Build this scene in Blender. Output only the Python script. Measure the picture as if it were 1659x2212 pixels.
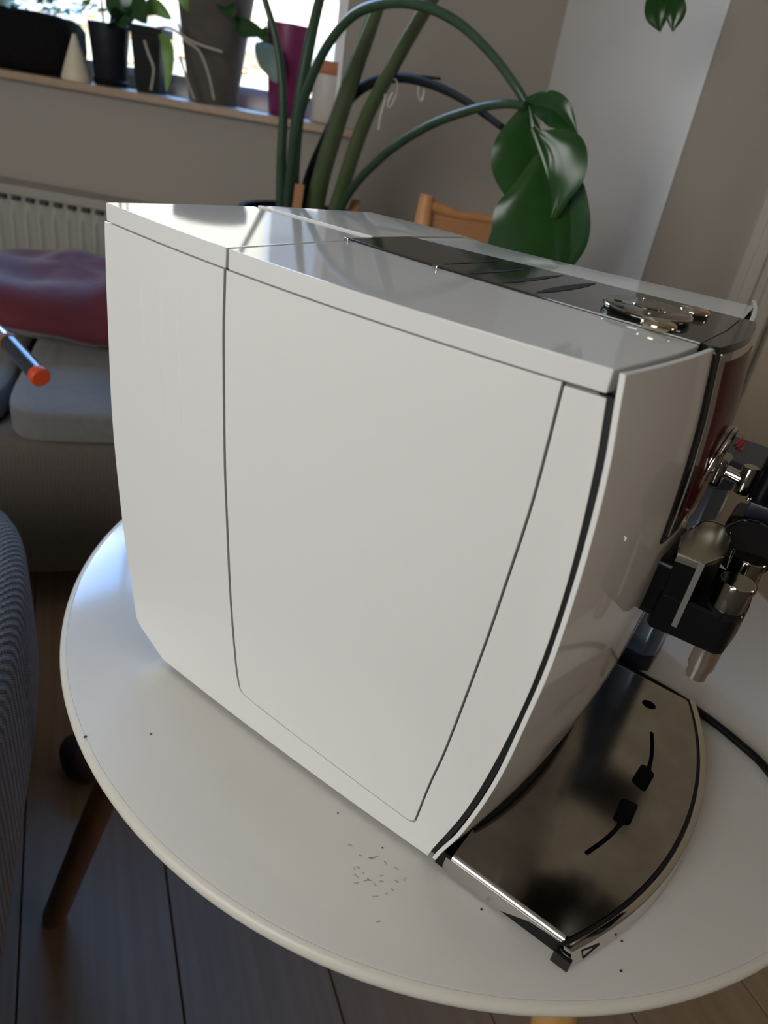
import bpy, bmesh, math, random
from mathutils import Vector, Matrix
for o in list(bpy.data.objects):
    bpy.data.objects.remove(o)
scene = bpy.context.scene
C = scene.collection
T = 0.5                       # height of the table top above the floor; coordinates below are relative to the table top
def W(p): return Vector((p[0], p[1], p[2] + T))
random.seed(7)
PI = math.pi

# ------------------------------------------------------------------ camera
cd = bpy.data.cameras.new('camera'); cam = bpy.data.objects.new('camera', cd); C.objects.link(cam)
CAM = Vector((0.4242, -0.28329, 0.42))
rx = Vector((0.79822, 0.58407, 0.14712)); dn = Vector((0.40028, -0.33186, -0.85419)); fw = Vector((-0.45008, 0.74073, -0.49868))
m = Matrix.Identity(4)
for i in range(3):
    m[i][0] = rx[i]; m[i][1] = -dn[i]; m[i][2] = -fw[i]; m[i][3] = W(CAM)[i]
cam.matrix_world = m
cd.sensor_fit = 'VERTICAL'; cd.sensor_height = 36.0; cd.sensor_width = 27.0
cd.lens = 1536.23 / 2212 * 36.0
cd.clip_start = 0.02; cd.clip_end = 100
cd.dof.use_dof = True; cd.dof.focus_distance = 0.46; cd.dof.aperture_fstop = 25.0 / 3.0
scene.camera = cam

# ------------------------------------------------------------------ world, sun, window light, assumed and added lamps, exposure
world = bpy.data.worlds.new('world'); scene.world = world; world.use_nodes = True
nt = world.node_tree; nt.nodes.clear()
wo = nt.nodes.new('ShaderNodeOutputWorld'); bg = nt.nodes.new('ShaderNodeBackground')
tc = nt.nodes.new('ShaderNodeTexCoord'); sp = nt.nodes.new('ShaderNodeSeparateXYZ'); cr = nt.nodes.new('ShaderNodeValToRGB')
nt.links.new(tc.outputs['Generated'], sp.inputs[0]); nt.links.new(sp.outputs['Z'], cr.inputs[0])
cr.color_ramp.elements[0].position = 0.0; cr.color_ramp.elements[0].color = (1.0, 0.95, 0.86, 1)
cr.color_ramp.elements[1].position = 0.5; cr.color_ramp.elements[1].color = (0.17, 0.43, 1.0, 1)
e = cr.color_ramp.elements.new(0.25); e.color = (0.78, 0.88, 1.0, 1)
nt.links.new(cr.outputs[0], bg.inputs[0]); bg.inputs[1].default_value = 12.5
nt.links.new(bg.outputs[0], wo.inputs[0])

TH = math.radians(30)
U = Vector((math.cos(TH), math.sin(TH), 0)); N = Vector((-math.sin(TH), math.cos(TH), 0))
def RP(u, p, z):               # room axes: u along the window wall, p towards it, from the viewer's spot
    q = CAM + U * u + N * p
    return Vector((q.x, q.y, z))

sun = bpy.data.lights.new('sun', 'SUN'); sun.energy = 8.0; sun.angle = 0.01; sun.color = (1.0, 0.93, 0.80)
so = bpy.data.objects.new('sun', sun); C.objects.link(so)
so.rotation_euler = (N * 0.75 + U * 0.45 + Vector((0, 0, -0.62))).to_track_quat('-Z', 'Y').to_euler()

def area(name, loc, target, w, h, power, color, portal=False):
    l = bpy.data.lights.new(name, 'AREA'); l.shape = 'RECTANGLE'; l.size = w; l.size_y = h; l.energy = power; l.color = color
    o = bpy.data.objects.new(name, l); C.objects.link(o); o.location = W(loc)
    o.rotation_euler = (W(target) - W(loc)).to_track_quat('-Z', 'Y').to_euler()
    if portal: l.cycles.is_portal = True
    return o
# assumed lamp just inside an unseen, closed-off window in the rear wall, behind the viewer's left shoulder
area('assumed_rear_lamp', RP(-1.0, -0.97, 0.70), RP(-0.9, 0, 0.52), 1.2, 1.0, 23, (1.0, 1.0, 0.985))
# weaker, warmer lamp added to brighten the machine's front; its far window is unseen
area('added_far_lamp', RP(4.28, 0.1, 0.75), RP(0, 0.1, 0.45), 1.1, 1.2, 11, (1.0, 0.90, 0.78))
area('daylight_view_window', RP(-1.29, 2.25, 0.87), RP(-1.29, 0, 0.87), 2.0, 1.1, 10, (1, 1, 1), True)

vs = scene.view_settings
scene.display_settings.display_device = 'sRGB'
vs.view_transform = 'Standard'; vs.look = 'None'; vs.exposure = 0.0; vs.gamma = 1.0; vs.use_curve_mapping = False
scene.cycles.max_bounces = 10; scene.cycles.diffuse_bounces = 5; scene.cycles.glossy_bounces = 5
scene.cycles.use_denoising = True; scene.cycles.sample_clamp_indirect = 6.0

# ------------------------------------------------------------------ materials
def mat(name, col, rough=0.5, metal=0.0, spec=0.5, coat=0.0, bump=None, var=None, trans=0.0, sheen=0.0):
    M = bpy.data.materials.new(name); M.use_nodes = True
    n = M.node_tree; b = n.nodes['Principled BSDF']
    b.inputs['Base Color'].default_value = (*col, 1); b.inputs['Roughness'].default_value = rough
    b.inputs['Metallic'].default_value = metal; b.inputs['Specular IOR Level'].default_value = spec
    b.inputs['Coat Weight'].default_value = coat; b.inputs['Coat Roughness'].default_value = 0.04
    b.inputs['Transmission Weight'].default_value = trans; b.inputs['Sheen Weight'].default_value = sheen
    co = n.nodes.new('ShaderNodeTexCoord')
    if var:                    # (scale, second colour, strength)
        t = n.nodes.new('ShaderNodeTexNoise'); t.inputs['Scale'].default_value = var[0]; t.inputs['Detail'].default_value = 5
        n.links.new(co.outputs['Object'], t.inputs['Vector'])
        r = n.nodes.new('ShaderNodeMapRange'); r.inputs[1].default_value = 0.35; r.inputs[2].default_value = 0.7; r.inputs[4].default_value = var[2]
        n.links.new(t.outputs[0], r.inputs[0])
        mx = n.nodes.new('ShaderNodeMix'); mx.data_type = 'RGBA'; mx.inputs[6].default_value = (*col, 1); mx.inputs[7].default_value = (*var[1], 1)
        n.links.new(r.outputs[0], mx.inputs[0]); n.links.new(mx.outputs[2], b.inputs['Base Color'])
    if bump:                   # (scale, strength, distance)
        t = n.nodes.new('ShaderNodeTexNoise'); t.inputs['Scale'].default_value = bump[0]; t.inputs['Detail'].default_value = 3
        n.links.new(co.outputs['Object'], t.inputs['Vector'])
        bp = n.nodes.new('ShaderNodeBump'); bp.inputs['Strength'].default_value = bump[1]; bp.inputs['Distance'].default_value = bump[2]
        n.links.new(t.outputs[0], bp.inputs['Height']); n.links.new(bp.outputs[0], b.inputs['Normal'])
    return M

def fabric(name, col, col2, scale, rib_angle=0.0, dist=0.0015, strength=0.6):
    M = mat(name, col, 0.95, spec=0.15, sheen=0.25)
    n = M.node_tree; b = n.nodes['Principled BSDF']; co = [x for x in n.nodes if x.type == 'TEX_COORD'][0]
    mp = n.nodes.new('ShaderNodeMapping'); mp.inputs['Rotation'].default_value = (0, 0, rib_angle)
    n.links.new(co.outputs['Object'], mp.inputs[0])
    w1 = n.nodes.new('ShaderNodeTexWave'); w1.bands_direction = 'X'; w1.inputs['Scale'].default_value = scale; w1.inputs['Distortion'].default_value = 0.6; w1.inputs['Detail Scale'].default_value = 3
    w2 = n.nodes.new('ShaderNodeTexWave'); w2.bands_direction = 'Z'; w2.inputs['Scale'].default_value = scale * 1.3; w2.inputs['Distortion'].default_value = 0.8
    w3 = n.nodes.new('ShaderNodeTexWave'); w3.bands_direction = 'Y'; w3.inputs['Scale'].default_value = scale * 1.3; w3.inputs['Distortion'].default_value = 0.8
    for w in (w1, w2, w3): n.links.new(mp.outputs[0], w.inputs[0])
    a = n.nodes.new('ShaderNodeMath'); a.operation = 'MULTIPLY'; n.links.new(w2.outputs[1], a.inputs[0]); n.links.new(w3.outputs[1], a.inputs[1])
    a2 = n.nodes.new('ShaderNodeMath'); a2.operation = 'ADD'; n.links.new(w1.outputs[1], a2.inputs[0]); n.links.new(a.outputs[0], a2.inputs[1])
    nz = n.nodes.new('ShaderNodeTexNoise'); nz.inputs['Scale'].default_value = 90; n.links.new(co.outputs['Object'], nz.inputs[0])
    ad = n.nodes.new('ShaderNodeMath'); ad.operation = 'MULTIPLY'; n.links.new(a2.outputs[0], ad.inputs[0]); n.links.new(nz.outputs[0], ad.inputs[1])
    mx = n.nodes.new('ShaderNodeMix'); mx.data_type = 'RGBA'; mx.inputs[6].default_value = (*col2, 1); mx.inputs[7].default_value = (*col, 1)
    n.links.new(ad.outputs[0], mx.inputs[0]); n.links.new(mx.outputs[2], b.inputs['Base Color'])
    bp = n.nodes.new('ShaderNodeBump'); bp.inputs['Strength'].default_value = strength; bp.inputs['Distance'].default_value = dist
    n.links.new(a2.outputs[0], bp.inputs['Height']); n.links.new(bp.outputs[0], b.inputs['Normal'])
    return M

def wood(name, c1, c2, scale, rough=0.5, stretch=(1, 12, 12), rot=0.0, knots=False):
    M = mat(name, c1, rough)
    n = M.node_tree; b = n.nodes['Principled BSDF']; co = [x for x in n.nodes if x.type == 'TEX_COORD'][0]
    mp = n.nodes.new('ShaderNodeMapping'); mp.inputs['Scale'].default_value = stretch; mp.inputs['Rotation'].default_value = (0, 0, rot)
    n.links.new(co.outputs['Object'], mp.inputs[0])
    oi = n.nodes.new('ShaderNodeObjectInfo')
    va = n.nodes.new('ShaderNodeVectorMath'); va.operation = 'ADD'
    sc = n.nodes.new('ShaderNodeVectorMath'); sc.operation = 'SCALE'; sc.inputs[0].default_value = (3.1, 7.7, 1.3); n.links.new(oi.outputs['Random'], sc.inputs[3])
    n.links.new(mp.outputs[0], va.inputs[0]); n.links.new(sc.outputs[0], va.inputs[1])
    t = n.nodes.new('ShaderNodeTexNoise'); t.inputs['Scale'].default_value = scale; t.inputs['Detail'].default_value = 7; t.inputs['Distortion'].default_value = 0.6
    n.links.new(va.outputs[0], t.inputs[0])
    r = n.nodes.new('ShaderNodeMapRange'); r.inputs[1].default_value = 0.3; r.inputs[2].default_value = 0.72; n.links.new(t.outputs[0], r.inputs[0])
    mx = n.nodes.new('ShaderNodeMix'); mx.data_type = 'RGBA'; mx.inputs[6].default_value = (*c1, 1); mx.inputs[7].default_value = (*c2, 1)
    n.links.new(r.outputs[0], mx.inputs[0])
    last = mx.outputs[2]
    if knots:
        vo = n.nodes.new('ShaderNodeTexVoronoi'); vo.inputs['Scale'].default_value = 2.6
        m2 = n.nodes.new('ShaderNodeMapping'); m2.inputs['Scale'].default_value = (0.8, 1.35, 1.0); n.links.new(co.outputs['Object'], m2.inputs[0])
        v2 = n.nodes.new('ShaderNodeVectorMath'); v2.operation = 'ADD'; n.links.new(m2.outputs[0], v2.inputs[0]); n.links.new(sc.outputs[0], v2.inputs[1])
        n.links.new(v2.outputs[0], vo.inputs[0])
        r2 = n.nodes.new('ShaderNodeMapRange'); r2.inputs[1].default_value = 0.05; r2.inputs[2].default_value = 0.11; r2.inputs[3].default_value = 1; r2.inputs[4].default_value = 0
        n.links.new(vo.outputs[0], r2.inputs[0])
        m3 = n.nodes.new('ShaderNodeMix'); m3.data_type = 'RGBA'; m3.inputs[7].default_value = (c1[0] * .25, c1[1] * .22, c1[2] * .22, 1)
        n.links.new(r2.outputs[0], m3.inputs[0]); n.links.new(last, m3.inputs[6]); last = m3.outputs[2]
    n.links.new(last, b.inputs['Base Color'])
    bp = n.nodes.new('ShaderNodeBump'); bp.inputs['Strength'].default_value = 0.15; bp.inputs['Distance'].default_value = 0.002
    n.links.new(t.outputs[0], bp.inputs['Height']); n.links.new(bp.outputs[0], b.inputs['Normal'])
    return M

MT = {}
MT['white_side'] = mat('white_side', (0.80, 0.79, 0.755), 0.30, spec=0.45)
MT['white_gloss'] = mat('white_gloss', (0.80, 0.79, 0.765), 0.045, spec=0.55, bump=(55, 0.01, 0.001))
MT['white_front'] = mat('white_front', (0.80, 0.76, 0.71), 0.04, spec=0.9)
MT['white_edge'] = mat('white_edge', (0.82, 0.82, 0.79), 0.4)
MT['black_gap'] = mat('black_gap', (0.006, 0.006, 0.007), 0.6)
MT['grey_gap'] = mat('grey_gap', (0.16, 0.155, 0.14), 0.6)
MT['black_gloss'] = mat('black_gloss', (0.008, 0.008, 0.009), 0.08, spec=0.5)
MT['black_plastic'] = mat('black_plastic', (0.004, 0.004, 0.005), 0.35, spec=0.25)
MT['black_glass'] = mat('black_glass', (0.045, 0.047, 0.045), 0.07, spec=0.9, metal=0.35)
MT['chrome'] = mat('chrome', (0.62, 0.60, 0.56), 0.05, metal=1.0)
MT['dark_chrome'] = mat('dark_chrome', (0.30, 0.285, 0.25), 0.08, metal=1.0)
MT['cap_steel'] = mat('cap_steel', (0.36, 0.345, 0.285), 0.2, metal=1.0)
MT['gold_chrome'] = mat('gold_chrome', (0.66, 0.60, 0.46), 0.07, metal=1.0)
MT['steel'] = mat('steel', (0.42, 0.40, 0.365), 0.13, metal=1.0, var=(38, (0.30, 0.28, 0.25), 0.8), bump=(120, 0.03, 0.0005))
MT['steel_bright'] = mat('steel_bright', (0.62, 0.60, 0.57), 0.28, metal=1.0)
MT['grey_strip'] = mat('grey_strip', (0.30, 0.295, 0.28), 0.4, metal=0.6, bump=(900, 0.2, 0.0004))
MT['red_reflection'] = mat('red_reflection', (0.085, 0.014, 0.012), 0.12, spec=0.06)  # dark red room reflection put into the base colour
MT['slate'] = mat('slate', (0.045, 0.052, 0.068), 0.42)
MT['blue_steel'] = mat('blue_steel', (0.20, 0.25, 0.34), 0.22, metal=0.75)
MT['navy'] = mat('navy', (0.012, 0.016, 0.028), 0.35)
MT['red_print'] = mat('red_print', (0.55, 0.03, 0.03), 0.5)
MT['table_white'] = mat('table_white', (0.69, 0.67, 0.63), 0.13, spec=0.5, var=(6, (0.64, 0.62, 0.575), 0.6))
MT['table_edge'] = mat('table_edge', (0.68, 0.65, 0.57), 0.4)
MT['speck'] = mat('speck', (0.05, 0.045, 0.04), 0.8)
MT['scuff'] = mat('scuff', (0.40, 0.38, 0.35), 0.6)
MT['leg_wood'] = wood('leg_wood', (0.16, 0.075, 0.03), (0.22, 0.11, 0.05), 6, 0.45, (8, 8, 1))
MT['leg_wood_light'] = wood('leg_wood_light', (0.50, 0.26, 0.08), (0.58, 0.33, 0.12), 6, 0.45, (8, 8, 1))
MT['floor'] = wood('floor', (0.33, 0.225, 0.145), (0.40, 0.285, 0.19), 5, 0.55, (1.2, 14, 14), 0.0, True)
MT['joint'] = mat('joint', (0.03, 0.03, 0.03), 0.9)
MT['wall_lit'] = mat('wall_lit', (0.84, 0.83, 0.81), 0.9, spec=0.2, bump=(220, 0.12, 0.002))  # paler copy of the wall paint, window light put into its colour
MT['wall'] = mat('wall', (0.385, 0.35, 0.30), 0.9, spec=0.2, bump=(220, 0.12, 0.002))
MT['trim'] = mat('trim', (0.55, 0.50, 0.43), 0.5)
MT['door'] = mat('door', (0.60, 0.52, 0.41), 0.5)
MT['ceiling'] = mat('ceiling', (0.58, 0.56, 0.52), 0.9)
MT['frame_white'] = mat('frame_white', (0.80, 0.80, 0.80), 0.4)
MT['sill_wood'] = wood('sill_wood', (0.36, 0.25, 0.16), (0.46, 0.33, 0.22), 5, 0.45, (1, 10, 10), -TH)
MT['radiator'] = mat('radiator', (0.37, 0.35, 0.305), 0.5)
MT['radiator_dark'] = mat('radiator_dark', (0.06, 0.056, 0.05), 0.7)
MT['sofa'] = fabric('sofa', (0.19, 0.182, 0.172), (0.13, 0.124, 0.116), 330, 0.5, .0006, .4)
MT['sofa_knit'] = fabric('sofa_knit', (0.56, 0.475, 0.40), (0.20, 0.17, 0.145), 70, -0.58, 0.003, 1.0)
MT['sofa_base'] = fabric('sofa_base', (0.16, 0.135, 0.11), (0.11, 0.092, 0.075), 250, 0.5, .0006, .4)
MT['sofa_dark'] = mat('sofa_dark', (0.02, 0.019, 0.018), 0.9)
MT['cushion'] = mat('cushion', (0.115, 0.017, 0.025), 0.75, spec=0.3, bump=(14, 0.25, 0.02), sheen=0.25)
MT['petiole'] = mat('petiole', (0.035, 0.075, 0.045), 0.38, var=(30, (0.055, 0.10, 0.05), 0.8))
MT['petiole_olive'] = mat('petiole_olive', (0.075, 0.11, 0.045), 0.4, var=(25, (0.11, 0.14, 0.07), 0.8))
MT['petiole_dark'] = mat('petiole_dark', (0.014, 0.018, 0.016), 0.7, spec=0.2)
MT['leaf'] = mat('leaf', (0.016, 0.062, 0.014), 0.24, spec=0.5, var=(14, (0.024, 0.085, 0.017), 0.8))
MT['leaf_light'] = mat('leaf_light', (0.14, 0.30, 0.05), 0.4, spec=0.4, var=(20, (0.24, 0.38, 0.10), 0.8))
MT['leaf_autumn'] = mat('leaf_autumn', (0.55, 0.27, 0.08), 0.6, var=(3, (0.62, 0.42, 0.15), 1.0))
MT['leaf_grey'] = mat('leaf_grey', (0.17, 0.25, 0.22), 0.5)
MT['soil'] = mat('soil', (0.03, 0.022, 0.016), 0.95, bump=(80, 0.8, 0.01))
MT['stake'] = mat('stake', (0.42, 0.20, 0.08), 0.7)
MT['planter_dark'] = mat('planter_dark', (0.010, 0.009, 0.009), 0.95, spec=0.1, bump=(90, 0.9, 0.01))
MT['pot_black'] = mat('pot_black', (0.008, 0.008, 0.009), 0.6, spec=0.25)
MT['pot_navy'] = mat('pot_navy', (0.010, 0.010, 0.016), 0.55, spec=0.3, var=(30, (0.02, 0.022, 0.035), 0.6))
MT['pot_taupe'] = mat('pot_taupe', (0.135, 0.115, 0.10), 0.8, var=(18, (0.095, 0.083, 0.074), 1.0))
MT['root'] = mat('root', (0.45, 0.42, 0.36), 0.8)
MT['pot_magenta'] = mat('pot_magenta', (0.20, 0.018, 0.10), 0.4)
MT['cream'] = mat('cream', (0.72, 0.64, 0.48), 0.5)
MT['white_pot'] = mat('white_pot', (0.66, 0.62, 0.58), 0.45)
MT['orange_band'] = mat('orange_band', (0.55, 0.20, 0.08), 0.6)
MT['twig'] = mat('twig', (0.16, 0.10, 0.06), 0.8)
MT['rattan'] = wood('rattan', (0.48, 0.21, 0.075), (0.60, 0.29, 0.12), 8, 0.5, (3, 3, 3))
MT['cane'] = mat('cane', (0.50, 0.23, 0.09), 0.55)
MT['clear_plastic'] = mat('clear_plastic', (0.62, 0.62, 0.58), 0.2, trans=0.5)
MT['tool_black'] = mat('tool_black', (0.010, 0.012, 0.022), 0.25, coat=0.5)
MT['tool_orange'] = mat('tool_orange', (0.65, 0.075, 0.015), 0.5)
MT['tool_clear'] = mat('tool_clear', (0.35, 0.35, 0.42), 0.15, metal=0.6)
MT['tool_brown'] = mat('tool_brown', (0.22, 0.10, 0.035), 0.6)
MT['purple_cloth'] = mat('purple_cloth', (0.07, 0.04, 0.05), 0.9)
MT['facade'] = mat('facade', (0.34, 0.30, 0.225), 0.9, var=(0.6, (0.29, 0.25, 0.185), 1.0))
MT['facade_trim'] = mat('facade_trim', (0.20, 0.20, 0.20), 0.9)
MT['ground'] = mat('ground', (0.18, 0.175, 0.165), 0.9)
g = bpy.data.materials.new('window_glass'); g.use_nodes = True; n = g.node_tree; n.nodes.clear()
o_ = n.nodes.new('ShaderNodeOutputMaterial'); mx_ = n.nodes.new('ShaderNodeMixShader'); tr = n.nodes.new('ShaderNodeBsdfTransparent'); gl = n.nodes.new('ShaderNodeBsdfGlossy')
gl.inputs['Roughness'].default_value = 0.02; fr = n.nodes.new('ShaderNodeFresnel'); fr.inputs[0].default_value = 1.25
tr.inputs[0].default_value = (0.95, 0.97, 0.96, 1)
n.links.new(fr.outputs[0], mx_.inputs[0]); n.links.new(tr.outputs[0], mx_.inputs[1]); n.links.new(gl.outputs[0], mx_.inputs[2]); n.links.new(mx_.outputs[0], o_.inputs[0])
MT['glass'] = g

# ------------------------------------------------------------------ mesh helpers
class MB:
    def __init__(s): s.v = []; s.f = []
    def add(s, vs, fs):
        o = len(s.v); s.v += [Vector(p) for p in vs]; s.f += [[i + o for i in f] for f in fs]; return s
    def box(s, x0, x1, y0, y1, z0, z1):
        vs = [(x, y, z) for x in (x0, x1) for y in (y0, y1) for z in (z0, z1)]
        return s.add(vs, [(0, 1, 3, 2), (4, 6, 7, 5), (0, 4, 5, 1), (2, 3, 7, 6), (0, 2, 6, 4), (1, 5, 7, 3)])
    def rbox(s, u0, u1, p0, p1, z0, z1):
        vs = [RP(u, p, z) for u in (u0, u1) for p in (p0, p1) for z in (z0, z1)]
        return s.add(vs, [(0, 1, 3, 2), (4, 6, 7, 5), (0, 4, 5, 1), (2, 3, 7, 6), (0, 2, 6, 4), (1, 5, 7, 3)])
    def obox(s, c, ax, ay, az):
        c = Vector(c); ax, ay, az = Vector(ax), Vector(ay), Vector(az)
        vs = [c + ax * i + ay * j + az * k for i in (-1, 1) for j in (-1, 1) for k in (-1, 1)]
        return s.add(vs, [(0, 1, 3, 2), (4, 6, 7, 5), (0, 4, 5, 1), (2, 3, 7, 6), (0, 2, 6, 4), (1, 5, 7, 3)])
    def grid(s, fn, nu, nv):
        vs = [fn(i / nu, j / nv) for j in range(nv + 1) for i in range(nu + 1)]
        return s.add(vs, [(j * (nu + 1) + i, j * (nu + 1) + i + 1, (j + 1) * (nu + 1) + i + 1, (j + 1) * (nu + 1) + i) for j in range(nv) for i in range(nu)])
    def slab(s, front, back, nu, nv):
        a = [front(i / nu, j / nv) for j in range(nv + 1) for i in range(nu + 1)]
        b = [back(i / nu, j / nv) for j in range(nv + 1) for i in range(nu + 1)]
        k = len(a); q = lambda i, j: j * (nu + 1) + i
        fs = []
        for j in range(nv):
            for i in range(nu):
                f = (q(i, j), q(i + 1, j), q(i + 1, j + 1), q(i, j + 1)); fs.append(f); fs.append(tuple(k + t for t in reversed(f)))
        for i in range(nu):
            fs.append((q(i, 0), k + q(i, 0), k + q(i + 1, 0), q(i + 1, 0))); fs.append((q(i, nv), q(i + 1, nv), k + q(i + 1, nv), k + q(i, nv)))
        for j in range(nv):
            fs.append((q(0, j), q(0, j + 1), k + q(0, j + 1), k + q(0, j))); fs.append((q(nu, j), k + q(nu, j), k + q(nu, j + 1), q(nu, j + 1)))
        return s.add(a + b, fs)
    def prism(s, bot, top):
        k = len(bot)
        fs = [tuple(reversed(range(k))), tuple(range(k, 2 * k))] + [(i, (i + 1) % k, k + (i + 1) % k, k + i) for i in range(k)]
        return s.add(list(bot) + list(top), fs)
    def plate(s, poly, z0, z1): return s.prism([(p[0], p[1], z0) for p in poly], [(p[0], p[1], z1) for p in poly])
    def tube(s, pts, rad, n=12, flat=1.0, caps=True):
        pts = [Vector(p) for p in pts]; k = len(pts)
        if not isinstance(rad, (list, tuple)): rad = [rad] * k
        vs = []; up = None
        for i in range(k):
            t = (pts[min(i + 1, k - 1)] - pts[max(i - 1, 0)]).normalized()
            if up is None: up = Vector((0, 0, 1)) if abs(t.z) < 0.9 else Vector((1, 0, 0))
            a = t.cross(up).normalized(); b = a.cross(t).normalized(); up = b
            for j in range(n):
                w = 2 * PI * j / n; vs.append(pts[i] + a * math.cos(w) * rad[i] + b * math.sin(w) * rad[i] * flat)
        fs = [(i * n + j, i * n + (j + 1) % n, (i + 1) * n + (j + 1) % n, (i + 1) * n + j) for i in range(k - 1) for j in range(n)]
        if caps: fs += [tuple(reversed(range(n))), tuple((k - 1) * n + j for j in range(n))]
        return s.add(vs, fs)
    def lathe(s, prof, c=(0, 0, 0), n=32, ax=(0, 0, 1)):
        ax = Vector(ax).normalized(); r0 = ax.orthogonal().normalized(); r1 = ax.cross(r0); c = Vector(c)
        vs = []; k = len(prof)
        for r, z in prof:
            for j in range(n):
                w = 2 * PI * j / n; vs.append(c + ax * z + (r0 * math.cos(w) + r1 * math.sin(w)) * max(r, 1e-5))
        fs = [(i * n + j, i * n + (j + 1) % n, (i + 1) * n + (j + 1) % n, (i + 1) * n + j) for i in range(k - 1) for j in range(n)]
        fs += [tuple(reversed(range(n))), tuple((k - 1) * n + j for j in range(n))]
        return s.add(vs, fs)
    def torus(s, c, ax, R, r, n=40, k=10):
        ax = Vector(ax).normalized(); a = ax.orthogonal().normalized(); b = ax.cross(a); c = Vector(c); vs = []
        for i in range(n):
            w = 2 * PI * i / n; d = a * math.cos(w) + b * math.sin(w)
            for j in range(k):
                q = 2 * PI * j / k; vs.append(c + d * (R + r * math.cos(q)) + ax * r * math.sin(q))
        return s.add(vs, [(i * k + j, ((i + 1) % n) * k + j, ((i + 1) % n) * k + (j + 1) % k, i * k + (j + 1) % k) for i in range(n) for j in range(k)])
    def soft(s, c, ax, ay, az, e=0.45, n=24, k=14, puff=None):      # a rounded (super-ellipsoid) box
        c = Vector(c); ax, ay, az = Vector(ax), Vector(ay), Vector(az); sg = lambda x, p: math.copysign(abs(x) ** p, x); vs = []
        for i in range(k + 1):
            ph = -PI / 2 + PI * i / k
            for j in range(n):
                w = 2 * PI * j / n
                x = sg(math.cos(ph), e) * sg(math.cos(w), e); y = sg(math.cos(ph), e) * sg(math.sin(w), e); z = sg(math.sin(ph), e)
                if puff: z *= puff(x, y)
                vs.append(c + ax * x + ay * y + az * z)
        return s.add(vs, [(i * n + j, i * n + (j + 1) % n, (i + 1) * n + (j + 1) % n, (i + 1) * n + j) for i in range(k) for j in range(n)])

ORG = {}
def mk(name, mb, material, parent=None, org=(0, 0, 0), bevel=0, seg=2, ang=38, subd=0, kind=None, label=None):
    me = bpy.data.meshes.new(name); o = bpy.data.objects.new(name, me); C.objects.link(o)
    if parent is not None: org = ORG[parent.name]; o.parent = parent
    else: o.location = W(org)
    org = Vector(org); ORG[o.name] = org
    bm = bmesh.new()
    vv = [bm.verts.new(p - org) for p in mb.v]
    for f in mb.f:
        try: bm.faces.new([vv[i] for i in f])
        except ValueError: pass
    bmesh.ops.remove_doubles(bm, verts=bm.verts, dist=2e-6)
    bmesh.ops.dissolve_degenerate(bm, edges=bm.edges, dist=1e-6)
    bmesh.ops.recalc_face_normals(bm, faces=bm.faces)
    if bevel:
        es = [e for e in bm.edges if len(e.link_faces) == 2 and e.calc_face_angle(0) > math.radians(ang)]
        bmesh.ops.bevel(bm, geom=es, offset=bevel, segments=seg, profile=0.6, affect='EDGES', clamp_overlap=True)
    for f in bm.faces: f.smooth = True
    for e in bm.edges:
        if len(e.link_faces) == 2 and e.calc_face_angle(0) > math.radians(ang): e.smooth = False
    bm.to_mesh(me); bm.free()
    me.materials.append(MT[material])
    if bevel:
        wn = o.modifiers.new('weighted_normal', 'WEIGHTED_NORMAL'); wn.keep_sharp = True; wn.weight = 80
    if subd:
        sm = o.modifiers.new('subd', 'SUBSURF'); sm.levels = subd; sm.render_levels = subd
    if kind: o['kind'] = kind
    if label: o['label'] = label
    return o
def thing(name, label, cat, loc, group=None):
    o = bpy.data.objects.new(name, None); C.objects.link(o); o.location = W(loc); o.empty_display_size = 0.05
    ORG[o.name] = Vector(loc); o['label'] = label; o['category'] = cat
    if group: o['group'] = group
    return o
def tag(o, label, cat, group=None):
    o['label'] = label; o['category'] = cat
    if group: o['group'] = group
    return o
def struct(name, mb, material, org=(0, 0, 0), parent=None, **k):
    o = mk(name, mb, material, parent, org, **k)
    if parent is None: o['kind'] = 'structure'
    return o
def spl(pts, n=8):             # Catmull-Rom through points
    pts = [Vector(p) for p in pts]; P = [pts[0] * 2 - pts[1]] + pts + [pts[-1] * 2 - pts[-2]]; out = []
    for i in range(1, len(P) - 2):
        for j in range(n):
            t = j / n; a, b, c, d = P[i - 1], P[i], P[i + 1], P[i + 2]
            out.append(0.5 * ((2 * b) + (c - a) * t + (2 * a - 5 * b + 4 * c - d) * t * t + (3 * b - a - 3 * c + d) * t ** 3))
    return out + [pts[-1]]
def cub(x, tab):               # smooth interpolation in a table
    if x <= tab[0][0]: return tab[0][1]
    if x >= tab[-1][0]: return tab[-1][1]
    for i in range(len(tab) - 1):
        if x <= tab[i + 1][0]:
            x0, y0 = tab[i]; x1, y1 = tab[i + 1]; h = x1 - x0; t = (x - x0) / h
            m0 = (y1 - tab[i - 1][1]) / (x1 - tab[i - 1][0]) if i > 0 else (y1 - y0) / h
            m1 = (tab[i + 2][1] - y0) / (tab[i + 2][0] - x0) if i + 2 < len(tab) else (y1 - y0) / h
            return (2 * t ** 3 - 3 * t * t + 1) * y0 + (t ** 3 - 2 * t * t + t) * h * m0 + (-2 * t ** 3 + 3 * t * t) * y1 + (t ** 3 - t * t) * h * m1
def lin(a, b, t): return a + (b - a) * t

# ================================================================== SETTING
FZ = -T; CZ = 2.0
UL, UR, PB, PW = -2.4, 4.4, -1.0, 1.97
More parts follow.
